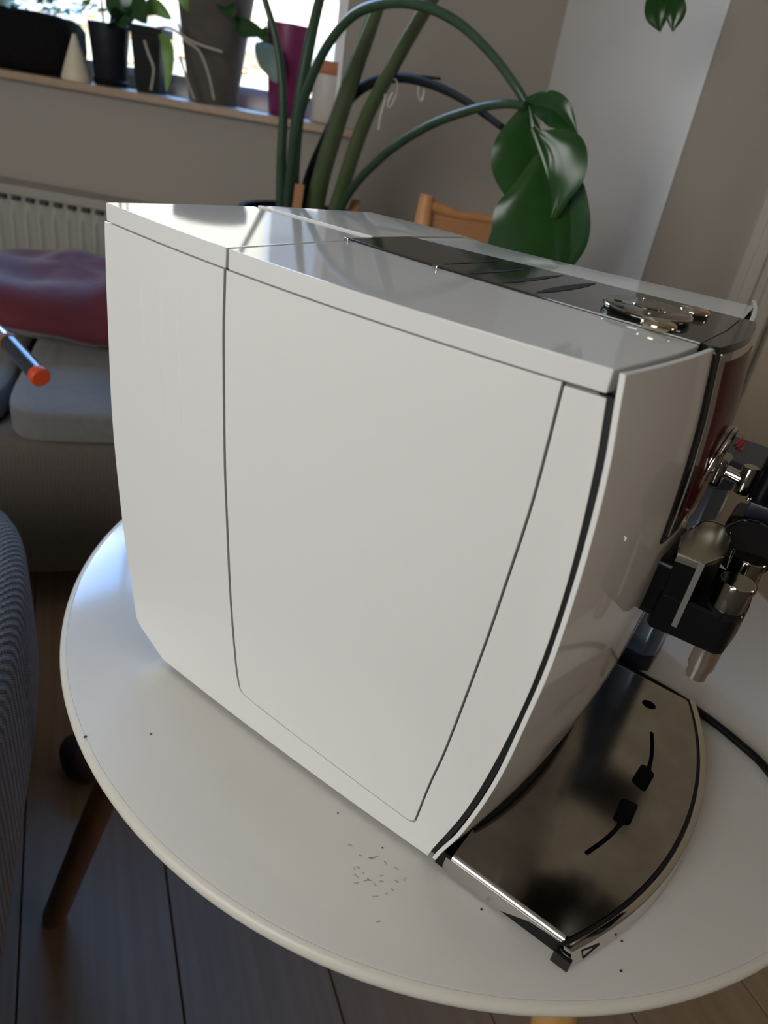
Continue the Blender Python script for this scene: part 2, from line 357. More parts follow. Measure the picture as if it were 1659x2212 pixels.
# floor with its planks
fl = struct('floor', MB().rbox(UL - .1, UR + .1, PB - .1, PW + .3, FZ - 0.06, FZ - 0.006), 'joint', RP(0, 0, FZ))
pd = Vector((math.cos(math.radians(-32.8)), math.sin(math.radians(-32.8)), 0)); pn = Vector((-pd.y, pd.x, 0))
base = Vector((-0.0671, 0.1049, 0)); PWD = 0.172
fo = ORG[fl.name]
plank_me = None
for k in range(-14, 16):
    for j, (a, b) in enumerate(((-2.6, 0.62), (0.62, 3.9))):
        sh = ((k * 37) % 11) / 11 * 1.1 if j == 0 or True else 0
        a2 = a + (sh if j else -0.6); b2 = b + sh
        if j: b2 = b
        L = (b2 - a2) / 2; c = base + pd * ((a2 + b2) / 2) + pn * (PWD * (k + 0.5))
        lu = (Vector((c.x, c.y, 0)) - CAM).dot(U); lp = (Vector((c.x, c.y, 0)) - CAM).dot(N)
        hid = False
        if plank_me is None:
            p_ = mk('plank', MB().box(-1, 1, -PWD / 2 + .0009, PWD / 2 - .0009, -.012, 0), 'floor', None, (0, 0, 0), bevel=0.0012, seg=1)
            plank_me = p_.data; p_.parent = fl
        else:
            p_ = bpy.data.objects.new('plank', plank_me); C.objects.link(p_); p_.parent = fl
        p_.location = (c.x - fo.x, c.y - fo.y, 0); p_.rotation_euler = (0, 0, math.radians(-32.8)); p_.scale = (L - .0009, 1, 1)
struct('ceiling', MB().rbox(UL - .1, UR + .1, PB - .1, PW + .3, CZ, CZ + .1), 'ceiling', RP(0, 0, CZ))
# window wall with its opening
WU0, WU1, WZ0, WZ1 = -2.25, -0.3205, 0.338, 1.40
mb = MB().rbox(UL - .1, WU0, PW, PW + .3, FZ, CZ).rbox(WU1, 0.36, PW, PW + .3, FZ, CZ).rbox(WU0, WU1, PW, PW + .3, FZ, WZ0 - .018).rbox(WU0, WU1, PW, PW + .3, WZ1, CZ)
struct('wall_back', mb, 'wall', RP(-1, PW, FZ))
# the side wall beside the window, its window light put into a paler colour, ending at an outer corner, and the shaded wall with a door that turns away from it
mb = MB()
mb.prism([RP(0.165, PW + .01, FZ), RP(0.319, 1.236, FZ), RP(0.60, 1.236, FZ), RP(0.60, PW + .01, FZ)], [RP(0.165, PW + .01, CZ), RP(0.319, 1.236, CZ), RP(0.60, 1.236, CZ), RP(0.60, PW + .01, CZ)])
struct('wall_right', mb, 'wall_lit', RP(0.2, 1.6, FZ))
mb = MB().rbox(0.321, 0.62, 1.22, 1.2355, FZ, CZ).rbox(0.601, 0.62, 1.2355, PW + .3, FZ, CZ).rbox(1.42, UR + .1, 1.22, PW + .3, FZ, CZ).rbox(0.62, 1.42, 1.22, PW + .3, 1.55, CZ).rbox(0.62, 1.42, 1.40, PW + .3, FZ, 1.55)
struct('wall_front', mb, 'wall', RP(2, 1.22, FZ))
mb = MB().rbox(UR, UR + .1, PB, -.5, FZ, CZ).rbox(UR, UR + .1, .7, 1.3, FZ, CZ).rbox(UR, UR + .1, -.5, .7, FZ, .1).rbox(UR, UR + .1, -.5, .7, 1.4, CZ)  # opening made up to hold the added window
struct('wall_far', mb, 'wall', RP(UR, 0, FZ))
wf = MB()
for a in ((.10, .15), (1.35, 1.40)): wf.rbox(UR, UR + .04, -.5, .7, a[0], a[1])
for a in ((-.5, -.45), (.65, .7)): wf.rbox(UR, UR + .04, a[0], a[1], .15, 1.35)
w3 = struct('added_window', wf, 'frame_white', RP(UR, 0.1, 0.1), bevel=.003)  # unseen window frame made up to go with the added far lamp
mk('sky_blocker', MB().rbox(UR + .06, UR + .09, -.5, .7, .10, 1.4), 'frame_white', w3)  # added panel that closes the opening against outside sky light
mb = MB().rbox(UL - .1, -1.7, PB - .1, PB, FZ, CZ).rbox(-.3, UR + .1, PB - .1, PB, FZ, CZ).rbox(-1.7, -.3, PB - .1, PB, FZ, 0.12).rbox(-1.7, -.3, PB - .1, PB, 1.35, CZ)  # opening assumed, left for the unseen rear window
struct('wall_rear', mb, 'wall', RP(0, PB, FZ))
struct('wall_left', MB().rbox(UL - .1, UL, PB, PW + .3, FZ, CZ), 'wall', RP(UL, 0, FZ))
# door casing: stepped mouldings, then the door leaf behind a dark gap
dx = 0.455
mb = MB().rbox(dx, dx + .075, 1.205, 1.22, FZ, 1.62)
t1 = struct('trim_1', mb, 'trim', RP(dx, 1.21, FZ), bevel=.002)
mk('moulding', MB().rbox(dx + .012, dx + .030, 1.196, 1.206, FZ, 1.62), 'trim', t1, bevel=.003)
mk('moulding', MB().rbox(dx + .046, dx + .066, 1.192, 1.206, FZ, 1.62), 'trim', t1, bevel=.004)
d1 = struct('door_1', MB().rbox(dx + .082, 1.40, 1.200, 1.238, FZ + .01, 1.50), 'door', RP(.9, 1.21, FZ), bevel=.002)

# window: frame, mullion, panes
wf = MB()
GP = 2.18
for a in ((WU0, WU1, WZ0, WZ0 + .05), (WU0, WU1, WZ1 - .05, WZ1)): wf.rbox(a[0], a[1], GP - .03, GP + .03, a[2], a[3])
for a in ((WU0, WU0 + .05), (WU1 - .055, WU1), (-1.30, -1.24)): wf.rbox(a[0], a[1], GP - .03, GP + .03, WZ0 + .05, WZ1 - .05)
w1 = struct('window_1', wf, 'frame_white', RP(-1.2, GP, WZ0), bevel=.003)
mk('pane', MB().rbox(WU0 + .05, -1.30, GP - .003, GP + .003, WZ0 + .05, WZ1 - .05), 'glass', w1)
mk('pane', MB().rbox(-1.24, WU1 - .055, GP - .003, GP + .003, WZ0 + .05, WZ1 - .05), 'glass', w1)
wf = MB()
for a in ((.12, .17), (1.30, 1.35)): wf.rbox(-1.7, -.3, PB - .04, PB, a[0], a[1])
for a in ((-1.7, -1.65), (-.35, -.3)): wf.rbox(a[0], a[1], PB - .04, PB, .17, 1.30)
w2 = struct('assumed_window', wf, 'frame_white', RP(-1.0, PB, 0.12), bevel=.003)  # frame of a window assumed from the light, never in view
mk('sky_blocker', MB().rbox(-1.7, -.3, PB - .09, PB - .06, .12, 1.35), 'frame_white', w2)  # unseen panel added so the sky gives no light through here
mb = MB().rbox(-2.3, -0.265, 1.935, GP - .03, 0.322, 0.340)
struct('trim_2', mb, 'sill_wood', RP(-1.2, 2.0, 0.33), bevel=.003)

struct('trim_3', MB().rbox(WU1 - .010, WU1 - .0005, PW - .004, GP - .03, WZ0 + .003, WZ1), 'frame_white', RP(WU1, PW, WZ0))
# outside: sunlit facade across the yard
fb = thing('facade', 'cream sunlit house front across the yard, seen through the window', 'house', RP(-4, 9, -3))
mk('wall', MB().rbox(-16, 7, 9, 10, -3.4, 3.3), 'facade', fb)
mk('ledge', MB().rbox(-16, 7, 8.85, 9.0, 0.62, 0.78), 'facade_trim', fb)
for k in range(5):
    a = -13 + k * 3.6
    for z0 in (-1.2, 1.25):
        w_ = mk('window', MB().rbox(a, a + 1.1, 8.93, 9.02, z0, z0 + 1.35), 'facade_trim', fb); mk('pane', MB().rbox(a + .08, a + 1.02, 8.90, 8.94, z0 + .08, z0 + 1.27), 'navy', w_)
shr = thing('autumn_shrub', 'orange-leaved shrub outside, low behind the window pane', 'shrub', RP(-1.6, 3.9, -3.4))
mb = MB()
for k in range(420):
    c = RP(-1.55 + random.gauss(0, .38), 3.9 + random.gauss(0, .2), .36 + random.gauss(0, .13)); a = random.uniform(0, 6.3); t = Vector((math.cos(a), math.sin(a), random.uniform(-.6, .6))).normalized(); s_ = t.cross(Vector((.3, .2, 1))).normalized(); L = random.uniform(.025, .05)
    mb.add([c - t * L, c + s_ * L * .6, c + t * L, c - s_ * L * .6, c + Vector((0, 0, .004))], [(0, 1, 4), (1, 2, 4), (2, 3, 4), (3, 0, 4)])
mk('foliage', mb, 'leaf_autumn', shr, kind='stuff')
for a_, b_ in ((-.2, -.3), (0, 0), (.25, .3)): mk('stem', MB().tube([RP(-1.6 + a_ * .3, 3.9, -3.4), RP(-1.6 + a_, 3.9, -1.2), RP(-1.6 + b_, 3.9, .35)], [.03, .02, .008], 8), 'twig', shr)
struct('ground', MB().rbox(-20, 10, 2.6, 30, -3.6, -3.4), 'ground', RP(-4, 9, -3.5))

# ================================================================== RADIATOR
ra = thing('radiator', 'pale ribbed panel radiator on the wall under the windowsill', 'radiator', RP(-1.5, 1.9, FZ + .12))
RU0, RU1, RZ0, RZ1, RPF = -2.2, -0.62, FZ + .12, 0.092, 1.86
PIT = 0.0365
def radf(u, v):
    uu = lin(RU0, RU1, u); ph = ((uu - RU0) / PIT) % 1.0
    d = 0.010 * (1 - min(1, abs(ph - .5) / .26) ** 3) if abs(ph - .5) < .26 else 0
    k = 1 if 0.05 < v < .93 else 0
    return RP(uu, RPF + .012 - d * k, lin(RZ0, RZ1 - .022, v))
nz = 400
mk('front_panel', MB().grid(lambda u, v: radf(u, (0, .06, .5, .9, .94, 1)[round(v * 5)]), nz, 5), 'radiator', ra, ang=60)
mk('top_grille', MB().rbox(RU0, RU1, RPF - .002, 1.955, RZ1 - .024, RZ1), 'radiator', ra, bevel=.004)
mk('rear_panel', MB().rbox(RU0, RU1, RPF + .03, 1.955, RZ0, RZ1 - .024), 'radiator', ra)
sl = None
for k in range(int((RU1 - RU0) / PIT)):
    u0 = RU0 + PIT * k - .009
    if sl is None: sl = mk('slot', MB().rbox(u0, u0 + .018, RPF - .001, RPF + .014, RZ1 - .036, RZ1 - .027), 'radiator_dark', ra)
    else:
        s2 = bpy.data.objects.new('slot', sl.data); C.objects.link(s2); s2.parent = ra; d = U * (PIT * k); s2.location = (d.x, d.y, 0)

# ================================================================== SOFA
sd = Vector((math.cos(math.radians(50)), math.sin(math.radians(50)), 0)); sn = Vector((-sd.y, sd.x, 0))   # sd along the front, sn towards its back
S0 = Vector((-0.545, 0.30, 0)); SZ = -0.082
so_ = thing('sofa', 'grey woven sofa under the window with a red cushion on it', 'sofa', (S0.x - .3, S0.y, FZ))
def SP(a, b, z): q = S0 + sd * a + sn * b; return Vector((q.x, q.y, z))
def softbox(mb, c, hx, hy, hz, e=.25, **k): return mb.soft(c, sd * hx, sn * hy, Vector((0, 0, hz)), e, 40, 20, **k)
mk('frame', softbox(MB(), SP(-.38, .345, -.272), .66, .325, .140, .12), 'sofa_base', so_)
mk('seat_cushion', softbox(MB(), SP(0.10, .335, SZ - .024), .19, .34, .030, .24), 'sofa', so_)
mk('seat_cushion', softbox(MB(), SP(-.56, .345, SZ - .020), .465, .35, .034, .24), 'sofa', so_)
mk('plinth', softbox(MB(), SP(-.38, .40, -.45), .60, .25, .05, .15), 'sofa_dark', so_)
# near chaise, its long edge running past the viewer
ch = thing('chaise', 'grey knit-covered chaise in the left foreground beside the white table', 'sofa', (-.35, -.3, FZ))
cdir = Vector((0.794, -0.608, 0)); cnr = Vector((-0.608, -0.794, 0)); A0 = Vector((-0.372, 0.154, 0))
cc = A0 + cdir * .62 + cnr * .36
mk('seat_cushion', MB().soft((cc.x, cc.y, -.19), cdir * .64, cnr * .37, Vector((0, 0, .135)), .30, 64, 30), 'sofa_knit', ch)
mk('plinth', MB().soft((cc.x, cc.y, -.41), cdir * .58, cnr * .30, Vector((0, 0, .09)), .15, 32, 14), 'sofa_dark', ch)

# red cushion
cq = SP(-.03, .43, SZ + .072)
def pf(x, y): return (1 - .55 * abs(x) ** 4) * (1 - .55 * abs(y) ** 4)
mb = MB().soft(cq, sd * .25, sn * .19 + Vector((0, 0, .012)), Vector((0, 0, .056)), .62, 48, 24, puff=pf)
for i, p in enumerate(mb.v):
    r = p - cq; a = r.dot(sd); b = r.dot(sn)
    p.z += .010 * math.sin(a * 26 + b * 16) * math.exp(-abs(r.z) * 2) + .008 * math.sin(b * 38 - a * 9) + .006 * math.sin(a * 50 + 2)
tag(mk('cushion', mb, 'cushion', None, (cq.x, cq.y, SZ), subd=1), 'crumpled dark red cushion lying on the grey sofa', 'cushion')

# dark rod with orange end, lying on the sofa
e1 = Vector((-0.4646, 0.2255, 0.0215)); e0 = Vector((-0.5706, 0.2451, 0.0347)); dv = (e0 - e1).normalized()
tl = thing('handle_tool', 'black rod with orange end cap and clear collar lying on sofa', 'tool', (e1.x, e1.y, e1.z - .013))
mk('grip', MB().tube([e1 + dv * .006, e0], .0125, 20), 'tool_black', tl)
mk('end_cap', MB().lathe([(.0115, 0), (.0138, .003), (.0138, .012), (.012, .014)], e1 - dv * .002, 20, dv), 'tool_orange', tl)
mk('ring', MB().lathe([(.0135, 0), (.0142, .002), (.0142, .006), (.0135, .008)], e0, 20, dv), 'tool_brown', tl)
mk('collar', MB().tube([e0 + dv * .006, e0 + dv * .05], [.012, .008], 16), 'tool_clear', tl)
mk('shaft', MB().tube([e0 + dv * .05, e0 + dv * .16], [.007, .010], 12), 'tool_brown', tl)

# ================================================================== TABLE
TC = Vector((0.2023, 0.26, 0)); TR = 0.3681
tb = thing('coffee_table', 'round white coffee table with slanted wooden legs', 'table', (TC.x, TC.y, FZ))
mk('table_top', MB().lathe([(0.001, -.0195), (TR - .08, -.0195), (TR - .0122, -.0135), (TR - .0050, -.0006), (TR - .0062, 0.0), (0.3, 0.0), (0.001, 0.0)], TC, 160), 'table_white', tb, ang=50)
mb = MB(); pe = [(TR - .0050, -.0004), (TR - .0030, -.0009), (TR - .0006, -.003), (TR, -.006), (TR - .0008, -.0095), (TR - .004, -.0125), (TR - .010, -.0140), (TR - .010, -.012)]
mb.grid(lambda u, v: TC + Vector((pe[round(v * 7)][0] * math.cos(2 * PI * u), pe[round(v * 7)][0] * math.sin(2 * PI * u), pe[round(v * 7)][1])), 160, 7)
mk('edge_band', mb, 'table_edge', tb, ang=60)
def leg(foot, top, material, **k):
    foot, top = Vector(foot), Vector(top); d = top - foot
    mk('leg', MB().tube([foot, foot + d * .02, foot + d * .5, foot + d * .97, top], [.0125, .0145, .016, .0175, .0175], 20), material, tb, **k)
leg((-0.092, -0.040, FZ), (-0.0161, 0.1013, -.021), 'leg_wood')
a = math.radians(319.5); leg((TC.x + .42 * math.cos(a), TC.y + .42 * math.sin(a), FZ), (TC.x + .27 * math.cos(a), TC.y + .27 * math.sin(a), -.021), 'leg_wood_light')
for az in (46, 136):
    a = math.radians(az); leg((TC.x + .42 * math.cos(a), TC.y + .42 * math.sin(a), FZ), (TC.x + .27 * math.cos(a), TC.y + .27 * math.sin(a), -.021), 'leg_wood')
mk('apron', MB().lathe([(.20, -.045), (.30, -.045), (.30, -.0205), (.20, -.0205)], TC, 48), 'leg_wood', tb)
# scuffs and specks on the lacquer
for (p, r) in (((0.3072, -0.0323, 0.0000), .0035), ((0.3728, -0.0043, 0.0000), .0008), ((0.4496, 0.0367, 0.0000), .0008), ((0.4553, 0.0191, 0.0000), .0009), ((0.0911, -0.0860, 0.0000), .0012), ((0.1214, -0.0533, -0.0000), .0007), ((0.3874, 0.0104, 0.0000), .0006), ((0.3019, -0.0122, 0.0000), .0006), ((0.2638, -0.0119, 0.0000), .0006)):
    if r > .003: continue
    mk('speck', MB().lathe([(r * .8, 0.0001), (r, .0003), (r * .5, .0006)], p, 7), 'speck', tb)
for k in range(26):
    c = Vector((0.3072, -0.0323, 0.0000)) + Vector((random.gauss(0, .012), random.gauss(0, .010), 0)); a = random.uniform(-.4, .9); L = random.uniform(.0006, .002)
    if k: mk('scuff', MB().obox(c + Vector((0, 0, .00012)), Vector((math.cos(a), math.sin(a), 0)) * L, Vector((-math.sin(a), math.cos(a), 0)) * .00022, (0, 0, .0001)), 'scuff', tb)

# dark cloth on the floor behind the leg
bq = Vector((-0.2485, 0.1140, -0.4660))
mb = MB().soft((bq.x, bq.y, FZ + .034), (.036, 0, 0), (0, .032, 0), (0, 0, .034), .8, 20, 12)
for p in mb.v: p += Vector((0, 0, .004 * math.sin(p.x * 160 + p.y * 90)))
tag(mk('crumpled_cloth', mb, 'purple_cloth', None, (bq.x, bq.y, FZ)), 'dark purple crumpled bundle on floor behind the table leg', 'cloth')

# ================================================================== COFFEE MACHINE
cm = thing('coffee_machine', 'white automatic coffee machine standing on the round table', 'coffee machine', (0.19, 0.132, 0))
H = 0.3402
def Yb(x, z):
    u = max(0, min(1, (x - .0185) / .3277)); return .001 - (.0035 + .0080 * max(0, min(1, z / .30))) * 4 * u * (1 - u)
TREAR = [(.0237, .0362), (.0496, .0321), (.1149, .0216), (.1908, .0150), (.2596, .0148), (.3285, .0163), (.34, .0183)]
def xrear(z):
    if z < .0237: return lin(.0710, .0362, (z - .004) / .0197)
    return cub(z, TREAR)
TS1 = [(.020, .1608), (.0324, .1592), (.0553, .1545), (.1132, .1470), (.1666, .1424), (.2151, .1387), (.2869, .1359), (.33, .1352)]
TS2 = [(.0150, .3128), (.0269, .3141), (.0645, .3172), (.1007, .3213), (.1813, .3266), (.2245, .3284), (.2681, .3298), (.3025, .3292), (.3282, .3283)]
TF = [(.004, .3285), (.0134, .3306), (.0586, .3425), (.103, .3498), (.1559, .3553), (.1956, .3571), (.2356, .3566), (.2705, .3543), (.2997, .3514), (.3142, .3494), (.3286, .3471)]
RC = .0045
def rc(dz, s):                  # rounding of the door's lower corners
    return s * (RC - math.sqrt(max(0, RC * RC - (RC - dz) ** 2))) if dz < RC else 0
ZT = .3289; ZB = .0045; GR = .0013
NA, ND, NC = 8, 16, 5; NB, NT_ = 5, 46
ts = [0, .0006, .0016, .003, .0045] ; 
def zrow(zc, j, zt=ZT): return zc + ts[j] if j < 5 else lin(zc + ts[4], zt, (j - 4) / (NT_ - 4))
def zcol(i):
    if i <= NA: return .0324
    if i >= NA + ND: return .0236
    return lin(.0318, .0236, (i - NA) / ND)
def hv(i, j, off=0):
    zc = zcol(i); z = lin(ZB, zc, j / NB) if j < NB else zrow(zc, j - NB, ZT if i <= NA + ND - 1 else .3278)
    dz = max(0, z - zc) if j >= NB else 99
    a, b, c, d = xrear(z), cub(z, TS1), cub(z, TS2), cub(z, TF)
    if j >= NB: b += rc(dz, 1); c -= rc(dz, 1)
    gw = GR * max(0, min(1, (z - zc) / .01)) if j >= NB else 0
    if i <= NA: x = lin(a, b - .0004 - gw, i / NA)
    elif i < NA + ND: x = lin(b - .0004 - gw, c + .0009, (i - NA) / ND)
    else: x = lin(c + .0009, d, (i - NA - ND) / NC)
    return Vector((x, Yb(x, z) + off, z))
NI, NJ = NA + ND + NC, NB + NT_
mb = MB(); fr_ = [hv(i, j) for j in range(NJ + 1) for i in range(NI + 1)]; bk_ = [hv(i, j, .0032) for j in range(NJ + 1) for i in range(NI + 1)]
q = lambda i, j: j * (NI + 1) + i; K = len(fr_); cells = {(i, j) for i in range(NI) for j in range(NJ) if not (NA <= i < NA + ND and j >= NB)}
fs = []
for (i, j) in cells:
    f = (q(i, j), q(i + 1, j), q(i + 1, j + 1), q(i, j + 1)); fs += [f, tuple(K + t for t in reversed(f))]
    for (di, dj, a, b) in ((-1, 0, q(i, j), q(i, j + 1)), (1, 0, q(i + 1, j), q(i + 1, j + 1)), (0, -1, q(i, j), q(i + 1, j)), (0, 1, q(i, j + 1), q(i + 1, j + 1))):
        if (i + di, j + dj) not in cells: fs.append((a, b, K + b, K + a))
mb.add(fr_ + bk_, fs)
hs = mk('housing', mb, 'white_side', cm, bevel=.0005, ang=50)
def dv_(i, j, off):
    z = zrow(zcol(NA + i) + .0010, j); dz = z - zcol(NA + i) - .0010
    b = cub(z, TS1) + rc(dz, 1) + .0004; c = cub(z, TS2) - rc(dz, 1) - .0004
    x = lin(b, c, i / ND); return Vector((x, Yb(x, z) + off, z))
mk('side_door', MB().slab(lambda u, v: dv_(round(u * ND), round(v * NT_), 0), lambda u, v: dv_(round(u * ND), round(v * NT_), .003), ND, NT_), 'white_side', cm, bevel=.0005, ang=50)
# inner body seen in the gaps, rear wall and far side
def ring(off, zt):
    pts = [(xrear(z) + off, z) for z in [ZB + .003] + [lin(.0237, zt, k / 14) for k in range(15)]]
    return pts + [(cub(lin(zt, ZB + .003, k / 14), TF) - .004, lin(zt, ZB + .003, k / 14)) for k in range(15)]
rg = ring(.004, .3285)
mk('inner_body', MB().prism([(x, .0028, z) for x, z in rg], [(x, .2560, z) for x, z in rg]), 'grey_gap', cm)
def rearx(y): return 0.018 * min(1, y / .105) + (.0330 * ((y - .105) / .155) if y > .105 else 0)
def rw(u, v, o):
    y = lin(.0015, .262, u); z = lin(ZB, ZT, v); return Vector((xrear(z) + rearx(y) * (0.0 + 1.0) + o, y, z))
mk('rear_panel', MB().slab(lambda u, v: rw(u, v, .0), lambda u, v: rw(u, v, .003), 10, 24), 'white_side', cm, bevel=.0004, ang=50)
def fw_(u, v, o):
    z = lin(ZB, ZT, v); x = lin(xrear(z) + .05, cub(z, TF), u); return Vector((x, .263 + .006 * 4 * u * (1 - u) + o, z))
mk('far_side_panel', MB().slab(lambda u, v: fw_(u, v, 0), lambda u, v: fw_(u, v, -.003), 14, 24), 'white_side', cm, bevel=.0004, ang=50)
for (x, y) in ((.09, .03), (.09, .23), (.31, .03), (.31, .23)): mk('foot', MB().lathe([(.008, 0), (.009, .001), (.009, .009)], (x, y, 0), 16), 'black_plastic', cm)
# black shadow strip between housing and front panel
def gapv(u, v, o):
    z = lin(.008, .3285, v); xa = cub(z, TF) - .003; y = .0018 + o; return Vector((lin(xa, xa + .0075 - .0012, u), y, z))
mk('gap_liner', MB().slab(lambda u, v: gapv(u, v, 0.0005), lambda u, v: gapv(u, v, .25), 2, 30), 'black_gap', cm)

# --- top
ZL = .3296
def nearedge(x0, x1, n=24): return [(lin(x0, x1, k / n), Yb(lin(x0, x1, k / n), .34)) for k in range(n + 1)]
def lid(name, poly, z0, z1, material='white_gloss', bev=.0009): return mk(name, MB().plate(poly, z0, z1), material, cm, bevel=bev, seg=3, ang=30)
lid('tank_lid', nearedge(.0186, .1348, 14) + [(.1370, .0906), (.1378, .1085), (.0368, .1085), (.0355, .101), (.0251, .049)], ZL, H)
lid('top_cover', nearedge(.1368, .3465, 26) + [(.3521, .030), (.3568, .060), (.3592, .0862), (.3336, .0858), (.2823, .0856), (.2059, .0858), (.1390, .0902)], ZL, H)
bl = [(.0395, .1092), (.0719, .2000), (.1124, .2054), (.1560, .2052), (.1430, .1500), (.1372, .1156)]
bo = [(.0395, .1092), (.0700, .2610), (.1124, .2640), (.1560, .2640), (.1430, .1500), (.1372, .1156)]
mk('bean_lid', MB().prism([(x, y, ZL) for x, y in bo], [(x, y, H + .0012) for x, y in bl]), 'white_gloss', cm, bevel=.0008, seg=3, ang=20)
fl_ = [(.1572, .2052), (.1935, .2060), (.2594, .2155), (.3190, .2294), (.3560, .2360), (.3600, .1800), (.2709, .1700), (.1448, .1502)]
fo_ = [(.1572, .2640), (.1935, .2660), (.2594, .2660), (.3190, .2640), (.3490, .2630), (.3600, .1800), (.2709, .1700), (.1448, .1502)]
mk('far_top_cover', MB().prism([(x, y, ZL) for x, y in fo_], [(x, y, H) for x, y in fl_]), 'white_gloss', cm, bevel=.0006, seg=2, ang=20)
mk('control_strip', MB().plate([(.1366, .0908), (.2059, .0863), (.2823, .0862), (.3336, .0864), (.3592, .0870), (.3612, .1330), (.3594, .1794), (.2709, .1690), (.1446, .1490)], ZL, H + .0010), 'black_glass', cm, bevel=.0006, seg=2, ang=30)
ZS = H + .0010
for (a, b, w) in (((0.2062, 0.0946, 0.3412), (0.2145, 0.1540, 0.3412), .0012), ((0.2271, 0.0888, 0.3412), (0.2353, 0.1511, 0.3412), .0014), ((0.2478, 0.0891, 0.3412), (0.2545, 0.1597, 0.3412), .0022), ((0.2686, 0.0895, 0.3412), (0.2752, 0.1638, 0.3412), .0036)):
    a, b = Vector(a), Vector(b); d = b - a; nn = Vector((-d.y, d.x, 0)).normalized(); P = [a + d * (k / 12) + nn * (w * math.sin(PI * k / 12) ** .8) for k in range(13)] + [a + d * (k / 12) - nn * (w * math.sin(PI * k / 12) ** .8) for k in range(11, 0, -1)]
    mk('vent_groove', MB().plate([(p.x, p.y) for p in P], ZS - .0006, ZS + .00025), 'black_gap', cm)
for p in ((0.1400, 0.0859, 0.3412), (0.2088, 0.0815, 0.3412)):
    mk('clip', MB().obox((p[0], p[1], ZS), (.0016, 0, 0), (0, .0014, 0), (0, 0, .0012)), 'chrome', cm, bevel=.0005)
# dial with its centre and two marks; two round buttons
dc = Vector((0.3222, 0.1164, 0.3440)); dc.z = ZS
dl = mk('control_dial', MB().lathe([(.0215, 0), (.0226, .0005), (.0235, .0018), (.0232, .0030), (.0224, .0036), (.0001, .0038)], dc, 72), 'dark_chrome', cm, ang=50)
mk('dial_rim', MB().torus(dc + Vector((0, 0, .0028)), (0, 0, 1), .0230, .0008, 72, 8), 'chrome', dl)
mk('dial_centre', MB().lathe([(.0075, .0037), (.0080, .0041), (.0074, .0046), (.0001, .0047)], dc + Vector((-.001, .002, 0)), 40), 'dark_chrome', dl)
mk('dial_centre_ring', MB().torus(dc + Vector((-.001, .002, .0041)), (0, 0, 1), .0078, .0004, 48, 6), 'chrome', dl)
for px in ((0.3070, 0.1111, 0.3465), (0.3127, 0.0982, 0.3465)):
    mk('dial_mark', MB().lathe([(.0024, 0), (.0024, .0004)], (px[0], px[1], ZS + .0036), 6), 'black_plastic', dl)
for p, r in (((0.3362, 0.0910, 0.3437), .0092), ((0.3392, 0.1487, 0.3437), .0084)):
    b_ = mk('button', MB().lathe([(r * .9, 0), (r, .0012), (r, .0024), (r * .93, .0034), (r * .5, .0042), (.0001, .0044)], (p[0], p[1], ZS), 40), 'gold_chrome', cm, ang=50)
for p, r in (((0.3134, 0.1361, 0.3465), .0009), ((0.3278, 0.1006, 0.3465), .0009), ((0.3317, 0.1153, 0.3465), .0007), ((0.3179, 0.1260, 0.3465), .0006)):
    mk('water_drop', MB().lathe([(r, 0), (r * .9, r * .5), (r * .4, r * .85), (.0001, r * .9)], (p[0], p[1], ZS + .0037), 14), 'chrome', dl)

# --- front panel
FT = [(.004, -.0180), (.0136, -.0158), (.044, -.0062), (.098, .0040), (.154, .0086), (.193, .0107), (.242, .0100), (.278, .0080), (.304, .0055), (.322, .0027), (.34, 0.0)]
def XF(y, z):
    t = (y - .132) / .132; return .352 + .0158 * (1 - t * t) + cub(z, FT)
def zbot(y):
    if y < .0026: return .0062
    if y < .030 or y > .236: return .0192
    t = (y - .030) / .206; return .0235 + .0115 * math.sin(PI * t) ** .8
ys = [0.0, .0013, .0025, .0028] + [lin(.0028, .0299, k / 4) for k in range(1, 5)] + [.0301] + [lin(.0301, .2359, k / 30) for k in range(1, 31)] + [.2361, .245, .255, .2632]
def pf_(u, v, o):
    y = ys[round(u * (len(ys) - 1))]; z = lin(zbot(y), H - .0004, v); return Vector((XF(y, z) + o, y, z))
fp = mk('front_panel', MB().slab(lambda u, v: pf_(u, v, 0), lambda u, v: pf_(u, v, -.0027), len(ys) - 1, 40), 'white_front', cm, bevel=.0004, ang=55)
fp.data.materials.append(MT['white_edge'])
for f in fp.data.polygons:
    if f.normal.y < -.5 or (f.normal.z > .7 and f.center.z > .1): f.material_index = 1
mk('panel_backing', MB().slab(lambda u, v: (lambda y, z: Vector((XF(y, z) - .0032, y, z)))(lin(.0075, .256, u), lin(.024, .336, v)), lambda u, v: (lambda y, z: Vector((XF(y, z) - .010, y, z)))(lin(.0075, .256, u), lin(.024, .336, v)), 12, 24), 'black_gap', cm)
mk('slot_liner', MB().box(.322, .3452, .028, .238, .0188, .05), 'black_gap', cm)
# --- front strip: black bezel, mirrored face, dark red painted reflection, rotary ring
def blk(y0, y1, z0, z1, o0, o1, bul=0.0, nu=12, nv=26):
    def P(u, v, o):
        y = lin(y0, y1, u); z = lin(z0, z1, v); s = 1 - (2 * (y - .1331) / .0926) ** 2; return Vector((XF(y, z) + o + bul * s * max(0, min(1, (z - .225) / .05)), y, z))
    return MB().slab(lambda u, v: P(u, v, o1), lambda u, v: P(u, v, o0), nu, nv)
bz = mk('bezel', blk(.0868, .1794, .2335, .3386, -.001, .0014, .0035), 'black_gloss', cm, bevel=.0006, ang=50)
def capP(u, v): return None
tp = [(.3598, .0872), (.3682, .0884)] + [(XF(y, .34) + .0016 + .0035 * (1 - (2 * (y - .1331) / .0926) ** 2), y) for y in [lin(.0885, .1785, k / 14) for k in range(15)]] + [(.3600, .1793), (.3618, .1331)]
mk('bezel_cap', MB().plate(tp, .3384, H + .0010), 'black_gloss', cm, bevel=.0005, ang=30)
